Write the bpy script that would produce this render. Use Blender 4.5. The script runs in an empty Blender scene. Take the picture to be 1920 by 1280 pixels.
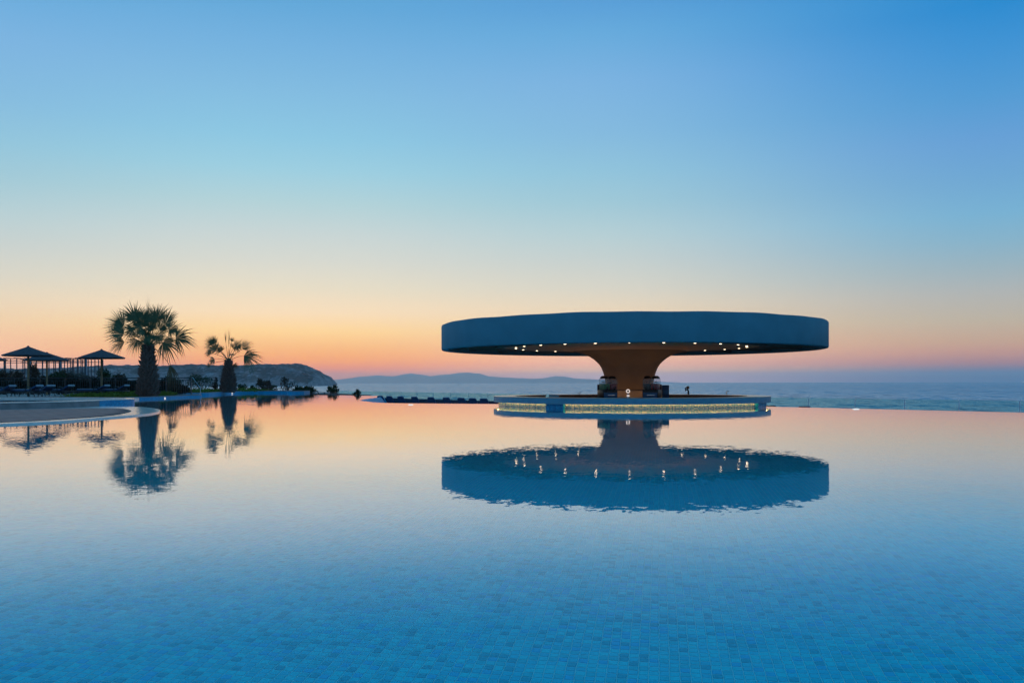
import bpy, bmesh, math, random
from mathutils import Vector, Matrix, Euler, noise
from math import sin, cos, pi, radians, sqrt, atan2, atan, tan, asin, degrees

random.seed(11)
scene = bpy.context.scene
C = scene.collection

# ------------------------------------------------------------------ camera
F = 1643.0            # focal length in photograph pixels
CX, CY = 960.0, 717.4 # principal point in photograph pixels
ROLL = 0.00175
CAM = Vector((0, 0, 1.0))
cam_d = bpy.data.cameras.new('camera')
cam_d.sensor_width = 36.0
cam_d.lens = 36.0 * F / 1920.0
cam_d.shift_y = (CY - 640.0) / 1920.0
cam_d.clip_start = 0.05
cam_d.clip_end = 200000.0
cam = bpy.data.objects.new('camera', cam_d)
C.objects.link(cam)
_r = Vector((cos(ROLL), 0, -sin(ROLL))); _u = Vector((sin(ROLL), 0, cos(ROLL))); _b = Vector((0, -1, 0))
cam.matrix_world = Matrix(((_r.x, _u.x, _b.x, CAM.x), (_r.y, _u.y, _b.y, CAM.y), (_r.z, _u.z, _b.z, CAM.z), (0, 0, 0, 1)))
scene.camera = cam

def ray(x, y):
    return _r * ((x - CX) / F) + _u * ((CY - y) / F) - _b
def on_z(x, y, z=0.0):           # where the pixel's ray meets the level z
    d = ray(x, y)
    return CAM + d * ((z - CAM.z) / d.z)
def at(x, y, Y):                 # where the pixel's ray is Y metres ahead
    return CAM + ray(x, y) * Y

# ------------------------------------------------------------------ world: sunset sky, sun already below the horizon
def lin(c):
    c = c / 255.0
    return c / 12.92 if c <= 0.04045 else ((c + 0.055) / 1.055) ** 2.4
def srgb(r, g, b):
    return (lin(r), lin(g), lin(b), 1.0)

SUN_AZ = radians(-14.0)          # west of north in the picture: the glow left of the bar
world = bpy.data.worlds.new('World')
scene.world = world
world.use_nodes = True
wn = world.node_tree; wn.nodes.clear()
def wnode(t, **k):
    n = wn.nodes.new(t)
    for a, v in k.items(): setattr(n, a, v)
    return n
def wmath(op, a, b=None):
    n = wnode('ShaderNodeMath', operation=op)
    for i, v in enumerate((a, b)):
        if v is None: continue
        if isinstance(v, (int, float)): n.inputs[i].default_value = v
        else: wn.links.new(v, n.inputs[i])
    return n.outputs[0]
tc = wnode('ShaderNodeTexCoord')
sep = wnode('ShaderNodeSeparateXYZ'); wn.links.new(tc.outputs['Generated'], sep.inputs[0])
elev = wmath('ARCSINE', sep.outputs[2])
fac = wmath('SQRT', wmath('MAXIMUM', wmath('DIVIDE', elev, pi / 2), 0.0))
az = wmath('ARCTAN2', sep.outputs[0], sep.outputs[1])
ca = wmath('COSINE', wmath('SUBTRACT', az, SUN_AZ))
delta = wmath('ARCCOSINE', wmath('MINIMUM', wmath('MAXIMUM', ca, -1.0), 1.0))
GAIN = 1.6                       # the ramps hold radiance / GAIN
def sky_ramp(stops, azd):
    n = wnode('ShaderNodeValToRGB'); r = n.color_ramp
    pts = []
    for y, c in stops:
        e = atan((717.0 - y) / 1643.0 * cos(radians(azd))) if y > -5 else radians(-y / 10.0)
        pts.append((sqrt(max(e, 0) / (pi / 2)), tuple(v / GAIN for v in (c if c[0] < 2 and c[2] < 2 else srgb(*c)[:3])) + (1.0,)))
    pts.sort(key=lambda t: t[0])
    while len(r.elements) < len(pts): r.elements.new(0.5)
    for k in range(2):
        for i, (p, c) in enumerate(pts):
            r.elements[i].position = p; r.elements[i].color = c
    wn.links.new(fac, n.inputs[0])
    return n.outputs[0]
ZEN = [(-400, (96, 171, 217)), (-600, (94, 170, 216)), (-900, (92, 170, 216))]
#@@SKYA
SKY0 = [(714, (1.55, 0.3085, 0.002)), (700, (1.55, 0.3085, 0.002)), (690, (1.55, 0.3289, 0.002)), (675, (1.412, 0.4483, 0.0184)), (650, (1.2141, 0.5974, 0.1535)), (620, (1.1639, 0.7674, 0.2997)), (585, (1.0465, 0.8053, 0.5105)), (540, (0.8459, 0.7695, 0.5834)), (490, (0.6994, 0.7211, 0.6451)), (440, (0.589, 0.6888, 0.6799)), (380, (0.443, 0.6605, 0.705)), (320, (0.3258, 0.6294, 0.7612)), (260, (0.2585, 0.5784, 0.772)), (170, (0.2151, 0.4997, 0.7539)), (85, (0.1674, 0.4397, 0.7374)), (5, (0.1165, 0.3877, 0.6982))]
SKY1 = [(714, (1.3818, 0.7519, 0.7177)), (706, (1.3818, 0.7519, 0.7177)), (695, (1.55, 0.7904, 0.359)), (682, (1.4544, 0.6502, 0.3322)), (665, (1.3527, 0.6754, 0.3359)), (640, (1.1658, 0.6748, 0.3714)), (610, (1.0189, 0.7196, 0.4252)), (575, (0.894, 0.7378, 0.5229)), (540, (0.7469, 0.7099, 0.5913)), (490, (0.6047, 0.6668, 0.6361)), (440, (0.4859, 0.6488, 0.6783)), (380, (0.3557, 0.5963, 0.6926)), (320, (0.2836, 0.5606, 0.7223)), (250, (0.2324, 0.4977, 0.7417)), (150, (0.1974, 0.4514, 0.7533)), (60, (0.1312, 0.4044, 0.7205)), (5, (0.0997, 0.3488, 0.6912))]
SKY2 = [(714, (0.0193, 0.0226, 0.1795)), (710, (0.0193, 0.0226, 0.1795)), (700, (0.0939, 0.1183, 0.2098)), (682, (0.584, 0.2212, 0.1679)), (660, (0.7443, 0.3421, 0.1993)), (640, (0.7168, 0.4285, 0.2386)), (600, (0.6001, 0.495, 0.349)), (550, (0.4838, 0.4871, 0.4542)), (500, (0.3444, 0.4703, 0.5243)), (450, (0.2442, 0.4613, 0.6049)), (400, (0.1868, 0.45, 0.6641)), (340, (0.1596, 0.3978, 0.6628)), (260, (0.1316, 0.3527, 0.6812)), (180, (0.0833, 0.3284, 0.6643)), (85, (0.0456, 0.2899, 0.6597)), (5, (0.0194, 0.2544, 0.6314))]
#@@SKYB
r0 = sky_ramp(SKY0 + ZEN, -11.4)
r1 = sky_ramp(SKY1 + ZEN, 6.6)
r2 = sky_ramp(SKY2 + [(-400, (66, 150, 208)), (-600, (84, 164, 214)), (-900, (92, 170, 216))], 29)
r3 = sky_ramp([(714, (92, 124, 156)), (640, (150, 150, 168)), (540, (140, 165, 188)), (400, (108, 165, 204)), (200, (80, 154, 210)), (5, (66, 151, 209)), (-400, (70, 153, 209)), (-600, (84, 164, 214)), (-900, (92, 170, 216))], 0)
r4 = sky_ramp([(714, (84, 110, 142)), (620, (126, 132, 156)), (500, (130, 152, 180)), (300, (96, 150, 194)), (5, (76, 150, 203)), (-400, (76, 154, 207)), (-600, (86, 165, 214)), (-900, (92, 170, 216))], 0)
def wmix(a, b, f):
    n = wnode('ShaderNodeMix', data_type='RGBA')
    wn.links.new(f, n.inputs[0]); wn.links.new(a, n.inputs[6]); wn.links.new(b, n.inputs[7])
    return n.outputs[2]
def span(a, b):
    n = wnode('ShaderNodeMapRange', interpolation_type='SMOOTHSTEP')
    wn.links.new(delta, n.inputs[0]); n.inputs[1].default_value = radians(a); n.inputs[2].default_value = radians(b)
    return n.outputs[0]
g = wmix(r0, r1, span(2, 21))
g = wmix(g, r2, span(18, 44))
g = wmix(g, r3, span(42, 110))
g = wmix(g, r4, span(100, 180))
nish = wnode('ShaderNodeTexSky', sky_type='NISHITA')
nish.sun_disc = False
nish.sun_elevation = radians(0.5); nish.sun_rotation = SUN_AZ
nbg = wnode('ShaderNodeBackground'); nbg.inputs[1].default_value = 0.006
wn.links.new(nish.outputs[0], nbg.inputs[0])
gbg = wnode('ShaderNodeBackground'); gbg.inputs[1].default_value = GAIN
wn.links.new(g, gbg.inputs[0])
add = wnode('ShaderNodeAddShader')
wn.links.new(nbg.outputs[0], add.inputs[0]); wn.links.new(gbg.outputs[0], add.inputs[1])
wo = wnode('ShaderNodeOutputWorld'); wn.links.new(add.outputs[0], wo.inputs[0])

scene.view_settings.view_transform = 'Standard'
scene.view_settings.look = 'None'
scene.view_settings.exposure = 0.0
scene.view_settings.gamma = 1.0
scene.cycles.use_denoising = True
scene.cycles.max_bounces = 14
scene.cycles.diffuse_bounces = 7
scene.cycles.glossy_bounces = 8
scene.cycles.transmission_bounces = 10
scene.cycles.transparent_max_bounces = 16
scene.cycles.volume_bounces = 2
scene.cycles.sample_clamp_indirect = 4.0
scene.cycles.use_adaptive_sampling = True
scene.cycles.adaptive_threshold = 0.01

# ------------------------------------------------------------------ materials
MATS = {}
class NT:
    def __init__(s, name):
        s.m = bpy.data.materials.new(name); s.m.use_nodes = True
        s.t = s.m.node_tree; s.t.nodes.clear()
        s.out = s.t.nodes.new('ShaderNodeOutputMaterial')
        MATS[name] = s.m
    def n(s, t, ins=None, **k):
        n = s.t.nodes.new(t)
        for a, v in k.items(): setattr(n, a, v)
        for i, v in (ins or {}).items(): s.put(n.inputs[i], v)
        return n
    def put(s, inp, v):
        if hasattr(v, 'links'): s.t.links.new(v, inp)
        elif hasattr(v, 'outputs'): s.t.links.new(v.outputs[0], inp)
        else: inp.default_value = v
    def math(s, op, a, b=None, c=None):
        ins = {0: a}
        if b is not None: ins[1] = b
        if c is not None: ins[2] = c
        return s.n('ShaderNodeMath', ins, operation=op).outputs[0]
    def vmath(s, op, a, b=None):
        ins = {0: a}
        if b is not None: ins[1] = b
        return s.n('ShaderNodeVectorMath', ins, operation=op).outputs[0]
    def mix(s, f, a, b):
        return s.n('ShaderNodeMix', {0: f, 6: a, 7: b}, data_type='RGBA').outputs[2]
    def ramp(s, f, stops, interp='LINEAR'):
        n = s.n('ShaderNodeValToRGB', {0: f}); r = n.color_ramp; r.interpolation = interp
        while len(r.elements) < len(stops): r.elements.new(0.5)
        for i, (p, c) in enumerate(stops):
            r.elements[i].position = p; r.elements[i].color = c if len(c) == 4 else (*c, 1)
        return n.outputs[0]
    def done(s, shader):
        s.put(s.out.inputs[0], shader); return s.m

def paint(name, col, rough=0.6, var=0.15, scale=4.0, bump=0.0, bscale=40.0, metal=0.0, spec=0.5, col2=None):
    """a plain material: base colour mottled by noise, fine relief"""
    s = NT(name)
    geo = s.n('ShaderNodeNewGeometry')
    nz = s.n('ShaderNodeTexNoise', {'Vector': geo.outputs['Position'], 'Scale': scale, 'Detail': 5.0})
    a = tuple(c * (1 - var) for c in col) + (1,)
    b = (col2 if col2 else tuple(min(1, c * (1 + var)) for c in col)) + (1,)
    base = s.mix(s.ramp(nz.outputs[0], [(0.3, (0, 0, 0)), (0.7, (1, 1, 1))]), a, b)
    p = s.n('ShaderNodeBsdfPrincipled', {'Base Color': base, 'Roughness': rough, 'Metallic': metal, 'Specular IOR Level': spec})
    if bump:
        n2 = s.n('ShaderNodeTexNoise', {'Vector': geo.outputs['Position'], 'Scale': bscale, 'Detail': 4.0})
        bp = s.n('ShaderNodeBump', {'Height': n2.outputs[0], 'Distance': bump, 'Strength': 1.0})
        s.put(p.inputs['Normal'], bp)
    return s.done(p)

def glow(name, col, strength):
    s = NT(name)
    return s.done(s.n('ShaderNodeEmission', {0: (*col, 1), 1: strength}))

def leafmat(name, c1, c2, rough=0.5, trans=0.05):
    s = NT(name)
    geo = s.n('ShaderNodeNewGeometry')
    nz = s.n('ShaderNodeTexNoise', {'Vector': geo.outputs['Position'], 'Scale': 2.2, 'Detail': 3.0})
    f = s.math('ADD', s.math('MULTIPLY', nz.outputs[0], 0.7), s.math('MULTIPLY', geo.outputs['Random Per Island'], 0.4))
    base = s.mix(f, (*c1, 1), (*c2, 1))
    p = s.n('ShaderNodeBsdfPrincipled', {'Base Color': base, 'Roughness': 0.75, 'Specular IOR Level': 0.1})
    t = s.n('ShaderNodeBsdfTranslucent', {0: base})
    return s.done(s.n('ShaderNodeMixShader', {0: trans, 1: p, 2: t}))

paint('render_blue', (0.066, 0.198, 0.25), 0.75, 0.10, 1.2, 0.004, 30)
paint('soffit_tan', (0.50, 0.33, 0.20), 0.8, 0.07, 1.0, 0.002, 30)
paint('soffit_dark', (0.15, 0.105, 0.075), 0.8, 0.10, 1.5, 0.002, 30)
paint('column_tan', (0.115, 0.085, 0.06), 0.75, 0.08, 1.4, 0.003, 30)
paint('plinth_grey', (0.20, 0.17, 0.15), 0.6, 0.1, 3)
paint('counter_stone', (0.62, 0.55, 0.50), 0.22, 0.08, 6)
paint('counter_edge', (0.12, 0.32, 0.44), 0.45, 0.08, 5)
paint('counter_wood', (0.16, 0.07, 0.035), 0.55, 0.2, 9)
paint('bar_floor', (0.12, 0.10, 0.09), 0.7, 0.2, 4)
paint('coping_white', (0.80, 0.68, 0.62), 0.14, 0.10, 5, 0.002, 25)
paint('paving_brown', (0.38, 0.095, 0.07), 0.7, 0.35, 3.5, 0.004, 22)
s = NT('paver')
geo = s.n('ShaderNodeNewGeometry')
nz = s.n('ShaderNodeTexNoise', {'Vector': geo.outputs['Position'], 'Scale': 6.0, 'Detail': 5.0})
f = s.math('ADD', s.math('MULTIPLY', geo.outputs['Random Per Island'], 0.65), s.math('MULTIPLY', nz.outputs[0], 0.35))
s.done(s.n('ShaderNodeBsdfPrincipled', {'Base Color': s.mix(f, (0.26, 0.07, 0.055, 1), (0.50, 0.125, 0.09, 1)), 'Roughness': 0.6}))
paint('joint_dark', (0.10, 0.05, 0.045), 0.85, 0.2, 5)
paint('wall_stone', (0.24, 0.20, 0.20), 0.7, 0.2, 3, 0.003, 25)
paint('terrace_stone', (0.30, 0.25, 0.23), 0.8, 0.18, 2.5, 0.003, 20)
paint('navy_fabric', (0.018, 0.055, 0.14), 0.8, 0.2, 12)
paint('navy_dark', (0.018, 0.032, 0.065), 0.8, 0.2, 8)
paint('cushion_white', (0.26, 0.31, 0.37), 0.85, 0.08, 10)
paint('black_metal', (0.022, 0.03, 0.038), 0.4, 0.2, 10)
paint('post_grey', (0.28, 0.42, 0.48), 0.5, 0.1, 5)
paint('dark_plastic', (0.012, 0.011, 0.013), 0.35, 0.2, 8)
paint('blue_plastic', (0.015, 0.065, 0.16), 0.4, 0.15, 8)
paint('steel', (0.55, 0.56, 0.58), 0.25, 0.05, 20, metal=1.0)
paint('wood_pole', (0.26, 0.16, 0.08), 0.75, 0.25, 9)
paint('thatch', (0.050, 0.044, 0.055), 0.9, 0.3, 14, 0.006, 60)
paint('trunk_bark', (0.17, 0.085, 0.065), 0.9, 0.35, 9, 0.01, 40)
paint('bark_dark', (0.05, 0.035, 0.028), 0.9, 0.3, 9)
paint('soil', (0.07, 0.05, 0.04), 0.95, 0.3, 6, 0.01, 20)
paint('pergola_paint', (0.05, 0.055, 0.07), 0.5, 0.15, 5)
paint('pergola_pale', (0.22, 0.26, 0.31), 0.5, 0.1, 5)
paint('buoy_dark', (0.03, 0.03, 0.035), 0.6, 0.1, 5)
leafmat('palm_leaf', (0.05, 0.072, 0.034), (0.13, 0.16, 0.085))
leafmat('palm_dead', (0.11, 0.06, 0.032), (0.20, 0.115, 0.06))
leafmat('ground_cover', (0.07, 0.11, 0.012), (0.17, 0.20, 0.035))
leafmat('hedge_dark', (0.010, 0.013, 0.010), (0.030, 0.030, 0.018))
leafmat('shrub_green', (0.02, 0.04, 0.02), (0.05, 0.075, 0.03))
leafmat('shrub_brown', (0.055, 0.034, 0.026), (0.12, 0.08, 0.055))
leafmat('shrub_grey', (0.07, 0.065, 0.06), (0.14, 0.125, 0.10))
glow('downlight', (1.0, 0.76, 0.50), 7.0)
glow('led_warm', (1.0, 0.58, 0.20), 22.0)
glow('soffit_fill', (1.0, 0.50, 0.20), 12.0)
glow('white_lamp', (0.93, 0.97, 1.0), 0.9)
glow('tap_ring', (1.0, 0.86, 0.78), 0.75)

# mosaic of the pool: 5 cm tiles on a grid turned towards the bar; the same pattern runs over the built tiles and beyond them
GRID = radians(9.5)
TILE, GROUT = 0.05, 0.0042
def mosaic_nodes(s, pos, tile, grout, stops, grout_col, rot=None, plane='xy'):
    if rot is not None:
        pos = s.n('ShaderNodeVectorRotate', {'Vector': pos, 'Angle': rot}, rotation_type='Z_AXIS').outputs[0]
    q = s.vmath('SCALE', pos); q.node.inputs['Scale'].default_value = 1.0 / tile
    cell = s.vmath('FLOOR', q); fr = s.vmath('FRACTION', q)
    wn_ = s.n('ShaderNodeTexWhiteNoise', {'Vector': cell}, noise_dimensions='3D')
    col = s.ramp(wn_.outputs[0], stops, 'CONSTANT')
    sp = s.n('ShaderNodeSeparateXYZ', {0: fr})
    e = grout / tile / 2
    axes = {'xy': (0, 1), 'yz': (1, 2), 'xz': (0, 2)}[plane]
    m = None
    for a in axes:
        d = s.math('ABSOLUTE', s.math('SUBTRACT', sp.outputs[a], 0.5))
        k = s.math('GREATER_THAN', d, 0.5 - e)
        m = k if m is None else s.math('MAXIMUM', m, k)
    return s.mix(m, col, grout_col), wn_, cell
BLUES = [(0.0, (0.001, 0.71, 0.86)), (0.16, (0.001, 0.76, 0.90)), (0.34, (0.002, 0.81, 0.91)), (0.52, (0.001, 0.72, 0.82)),
         (0.66, (0.002, 0.85, 0.93)), (0.80, (0.001, 0.59, 0.71)), (0.90, (0.001, 0.67, 0.92))]
def mosaic(name, pos_kind, tile, grout, stops, grout_col, rot=None, plane='xy', rough=0.25, swap=False):
    s = NT(name)
    geo = s.n('ShaderNodeNewGeometry')
    pos = geo.outputs['Position']
    if pos_kind == 'uv':
        pos = s.n('ShaderNodeUVMap').outputs[0]
    elif plane == 'xy':                       # flatten: ignore the height
        pos = s.vmath('MULTIPLY', pos, (1, 1, 0))
    col, _, _ = mosaic_nodes(s, pos, tile, grout, stops, grout_col, rot, plane)
    return s.done(s.n('ShaderNodeBsdfPrincipled', {'Base Color': col, 'Roughness': rough, 'Specular IOR Level': 0.15}))
mosaic('pool_tile', 'pos', TILE, GROUT, BLUES, (0.62, 0.95, 0.97, 1), rot=GRID)
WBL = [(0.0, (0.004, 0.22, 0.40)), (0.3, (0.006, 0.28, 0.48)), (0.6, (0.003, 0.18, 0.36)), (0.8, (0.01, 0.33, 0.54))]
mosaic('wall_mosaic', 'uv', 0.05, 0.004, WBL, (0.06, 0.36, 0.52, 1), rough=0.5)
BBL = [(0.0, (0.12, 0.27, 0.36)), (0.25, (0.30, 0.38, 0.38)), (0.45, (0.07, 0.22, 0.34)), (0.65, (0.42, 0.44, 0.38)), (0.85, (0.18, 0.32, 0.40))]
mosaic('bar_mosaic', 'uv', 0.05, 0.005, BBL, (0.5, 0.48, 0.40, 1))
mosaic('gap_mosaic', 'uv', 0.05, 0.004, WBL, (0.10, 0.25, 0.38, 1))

def rippled(s, scales, stretch=(1, 1, 1), patches=None):
    """normal of a rippled level surface from noise slopes (metres)"""
    geo = s.n('ShaderNodeNewGeometry')
    acc = None
    for sc, amp in scales:
        v = s.vmath('MULTIPLY', geo.outputs['Position'], tuple(sc * k for k in stretch))
        nz = s.n('ShaderNodeTexNoise', {'Vector': v, 'Scale': 1.0, 'Detail': 2.0, 'Roughness': 0.5})
        c = s.vmath('MULTIPLY', s.vmath('SUBTRACT', nz.outputs['Color'], (0.5, 0.5, 0.5)), (amp, amp, 0))
        acc = c if acc is None else s.vmath('ADD', acc, c)
    if patches:                                     # calmer and more ruffled areas
        pn = s.n('ShaderNodeTexNoise', {'Vector': geo.outputs['Position'], 'Scale': patches, 'Detail': 2.0})
        ps = s.n('ShaderNodeVectorMath', {0: acc}, operation='SCALE')
        s.put(ps.inputs['Scale'], s.ramp(pn.outputs[0], [(0.3, (0.45,) * 3), (0.7, (1.0,) * 3)]))
        acc = ps.outputs[0]
    up = s.vmath('NORMALIZE', s.vmath('ADD', acc, (0, 0, 1)))
    sg_ = s.n('ShaderNodeVectorMath', {0: up}, operation='SCALE')          # seen from below the surface turns over
    s.put(sg_.inputs['Scale'], s.math('SUBTRACT', 1.0, s.math('MULTIPLY', geo.outputs['Backfacing'], 2.0)))
    return sg_.outputs[0]

s = NT('pool_water')
nrm = rippled(s, [(2.2, 0.008), (8.0, 0.016), (21.0, 0.017)], patches=0.16)
rf_ = s.n('ShaderNodeBsdfRefraction', {'Color': (0.62, 0.99, 1.0, 1), 'Roughness': 0.0, 'IOR': 1.333, 'Normal': nrm})
gs_ = s.n('ShaderNodeBsdfGlossy', {'Color': (1, 1, 1, 1), 'Roughness': 0.0, 'Normal': nrm})
fr_ = s.n('ShaderNodeFresnel', {'IOR': 1.333, 'Normal': nrm})
fr_ = s.ramp(fr_.outputs[0], [(0.0, (0, 0, 0)), (0.12, (0.012,) * 3), (0.2, (0.045,) * 3), (0.27, (0.17,) * 3), (0.35, (0.39,) * 3), (0.42, (0.55,) * 3), (0.6, (0.78,) * 3), (0.8, (0.92,) * 3), (1.0, (1, 1, 1))])
s.done(s.n('ShaderNodeMixShader', {0: fr_, 1: rf_, 2: gs_}))
s = NT('hot_tub_water')
nrm = rippled(s, [(4.0, 0.01)])
s.done(s.n('ShaderNodeBsdfPrincipled', {'Base Color': (0.01, 0.14, 0.15, 1), 'Roughness': 0.03, 'IOR': 1.333, 'Normal': nrm, 'Specular IOR Level': 0.2}))
s = NT('sea_water')
nrm = rippled(s, [(0.02, 0.9), (0.07, 0.9), (0.4, 0.8)], (3.0, 1.0, 1))
df = s.n('ShaderNodeBsdfDiffuse', {'Color': (0.008, 0.15, 0.235, 1), 'Normal': nrm})
gs = s.n('ShaderNodeBsdfGlossy', {'Color': (1, 1, 1, 1), 'Roughness': 0.25, 'Normal': nrm})
fr_ = s.math('MULTIPLY', s.n('ShaderNodeFresnel', {'IOR': 1.333, 'Normal': nrm}).outputs[0], 0.74)     # wave slopes hide part of the far mirror
s.done(s.n('ShaderNodeMixShader', {0: fr_, 1: df, 2: gs}))

s = NT('fence_glass')
tr = s.n('ShaderNodeBsdfTransparent', {0: (0.78, 0.93, 0.90, 1)})
gs = s.n('ShaderNodeBsdfGlossy', {0: (1, 1, 1, 1), 1: 0.02})
fc = s.n('ShaderNodeLayerWeight', {0: 0.5})
lw = s.math('ADD', s.math('MULTIPLY', s.math('POWER', fc.outputs['Facing'], 5.0), 0.5), 0.02)
s.done(s.n('ShaderNodeMixShader', {0: lw, 1: tr, 2: gs}))
s = NT('clear_bowl')
tr = s.n('ShaderNodeBsdfTransparent', {0: (0.88, 0.90, 0.92, 1)})
df = s.n('ShaderNodeBsdfPrincipled', {'Base Color': (0.8, 0.82, 0.84, 1), 'Roughness': 0.1})
s.done(s.n('ShaderNodeMixShader', {0: 0.16, 1: tr, 2: df}))
paint('slush_green', (0.03, 0.26, 0.04), 0.3, 0.1, 20)
paint('slush_red', (0.50, 0.02, 0.02), 0.3, 0.1, 20)
paint('slush_dark', (0.03, 0.05, 0.03), 0.3, 0.1, 20)
paint('label_blue', (0.03, 0.13, 0.30), 0.4, 0.3, 30)

# land seen from afar
s = NT('headland_rock')
geo = s.n('ShaderNodeNewGeometry')
n1 = s.n('ShaderNodeTexNoise', {'Vector': geo.outputs['Position'], 'Scale': 0.018, 'Detail': 9.0, 'Roughness': 0.65})
n2 = s.n('ShaderNodeTexNoise', {'Vector': geo.outputs['Position'], 'Scale': 0.09, 'Detail': 8.0, 'Roughness': 0.75})
sl = s.n('ShaderNodeSeparateXYZ', {0: geo.outputs['True Normal']})
steep = s.ramp(sl.outputs[2], [(0.55, (1, 1, 1)), (0.85, (0, 0, 0))])
rk = s.mix(n2.outputs[0], (0.10, 0.11, 0.14, 1), (0.55, 0.53, 0.54, 1))
sc_ = s.mix(n2.outputs[0], (0.016, 0.026, 0.038, 1), (0.10, 0.10, 0.105, 1))
f = s.math('ADD', s.math('MULTIPLY', steep, 0.75), s.math('MULTIPLY', s.ramp(n1.outputs[0], [(0.47, (0, 0, 0)), (0.62, (1, 1, 1))]), 0.5))
col = s.mix(s.math('MINIMUM', f, 1.0), sc_, rk)
bp = s.n('ShaderNodeBump', {'Height': n2.outputs[0], 'Distance': 9.0, 'Strength': 1.0})
s.done(s.n('ShaderNodeBsdfPrincipled', {'Base Color': col, 'Roughness': 0.95, 'Normal': bp, 'Specular IOR Level': 0.1}))
paint('mountain_rock', (0.10, 0.10, 0.11), 0.95, 0.25, 0.0008)
paint('scrub_land', (0.05, 0.045, 0.035), 0.95, 0.4, 0.15)

# ------------------------------------------------------------------ mesh helpers
def M(n): return MATS[n]
def mesh_obj(name, verts, faces, mat, parent=None, smooth=False, uvs=None, kind=None):
    me = bpy.data.meshes.new(name)
    me.from_pydata([tuple(v) for v in verts], [], faces)
    me.validate(); me.update()
    if mat: me.materials.append(M(mat))
    if uvs:
        ul = me.uv_layers.new(name='UVMap')
        for l in me.loops: ul.data[l.index].uv = uvs[l.vertex_index]
    if smooth:
        for p in me.polygons: p.use_smooth = True
    o = bpy.data.objects.new(name, me); C.objects.link(o)
    if parent: o.parent = parent
    if kind: o['kind'] = kind
    return o
def add_obj(name, me, parent=None, loc=(0, 0, 0), rot=(0, 0, 0), scale=None):
    o = bpy.data.objects.new(name, me); C.objects.link(o)
    o.location = loc; o.rotation_euler = rot
    if scale: o.scale = scale
    if parent: o.parent = parent
    return o
class MB:
    def __init__(s): s.v = []; s.f = []
    def add(s, vs, fs):
        k = len(s.v); s.v += [Vector(v) for v in vs]; s.f += [tuple(i + k for i in f) for f in fs]
        return s
    def box(s, c, d, rz=0.0, tilt=None):
        x, y, z = d[0] / 2, d[1] / 2, d[2] / 2
        R = Matrix.Rotation(rz, 3, 'Z')
        if tilt: R = R @ Matrix.Rotation(tilt[1], 3, tilt[0])
        vs = [R @ Vector((a * x, b * y, e * z)) + Vector(c) for e in (-1, 1) for a, b in ((-1, -1), (1, -1), (1, 1), (-1, 1))]
        return s.add(vs, [(0, 3, 2, 1), (4, 5, 6, 7), (0, 1, 5, 4), (1, 2, 6, 5), (2, 3, 7, 6), (3, 0, 4, 7)])
    def rbox(s, c, d, r=0.02, rz=0.0, tilt=None):
        """box with chamfered edges"""
        bm = bmesh.new(); bmesh.ops.create_cube(bm, size=1.0)
        for v in bm.verts: v.co = Vector((v.co.x * d[0], v.co.y * d[1], v.co.z * d[2]))
        bmesh.ops.bevel(bm, geom=list(bm.edges), offset=r, segments=2, affect='EDGES', profile=0.5)
        R = Matrix.Rotation(rz, 3, 'Z')
        if tilt: R = R @ Matrix.Rotation(tilt[1], 3, tilt[0])
        bm.verts.index_update()
        vs = [R @ v.co + Vector(c) for v in bm.verts]; fs = [tuple(v.index for v in f.verts) for f in bm.faces]
        bm.free()
        return s.add(vs, fs)
    def tube(s, pts, rad, n=8, cap=True):
        pts = [Vector(p) for p in pts]
        rads = rad if isinstance(rad, (list, tuple)) else [rad] * len(pts)
        k = len(s.v); prev = None
        for i, p in enumerate(pts):
            t = (pts[min(i + 1, len(pts) - 1)] - pts[max(i - 1, 0)]).normalized()
            ref = Vector((0, 0, 1)) if abs(t.z) < 0.9 else Vector((1, 0, 0))
            if prev is None: a = t.cross(ref).normalized()
            else: a = (prev - t * prev.dot(t)).normalized()
            prev = a; b = t.cross(a)
            for j in range(n):
                w = 2 * pi * j / n
                s.v.append(p + (a * cos(w) + b * sin(w)) * rads[i])
        for i in range(len(pts) - 1):
            for j in range(n):
                q = (j + 1) % n
                s.f.append((k + i * n + j, k + i * n + q, k + (i + 1) * n + q, k + (i + 1) * n + j))
        if cap:
            s.f.append(tuple(k + j for j in reversed(range(n)))); s.f.append(tuple(k + (len(pts) - 1) * n + j for j in range(n)))
        return s
    def lathe(s, prof, n=64, c=(0, 0, 0), closed=False, a0=0.0, a1=2 * pi):
        """prof: list of (r, z); full turn or a sector"""
        full = abs(a1 - a0 - 2 * pi) < 1e-6
        m = n if full else n + 1
        k = len(s.v); P = len(prof)
        for j in range(m):
            a = a0 + (a1 - a0) * j / n
            for r, z in prof: s.v.append(Vector((c[0] + r * cos(a), c[1] + r * sin(a), c[2] + z)))
        rng = P if closed else P - 1
        for j in range(n):
            q = (j + 1) % m
            for i in range(rng):
                i2 = (i + 1) % P
                s.f.append((k + j * P + i, k + q * P + i, k + q * P + i2, k + j * P + i2))
        if not full and closed:
            s.f.append(tuple(k + i for i in range(P))); s.f.append(tuple(k + n * P + i for i in reversed(range(P))))
        return s
    def prism(s, poly, z0, z1):
        n = len(poly); k = len(s.v)
        s.v += [Vector((p[0], p[1], z0)) for p in poly] + [Vector((p[0], p[1], z1)) for p in poly]
        s.f.append(tuple(k + i for i in reversed(range(n)))); s.f.append(tuple(k + n + i for i in range(n)))
        for i in range(n):
            q = (i + 1) % n; s.f.append((k + i, k + q, k + n + q, k + n + i))
        return s
    def build(s, name, mat, parent=None, smooth=False, kind=None):
        o = mesh_obj(name, s.v, s.f, mat, parent, smooth, None, kind)
        if smooth:
            try: o.data.set_sharp_from_angle(angle=radians(40))
            except Exception: pass
        return o
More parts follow.
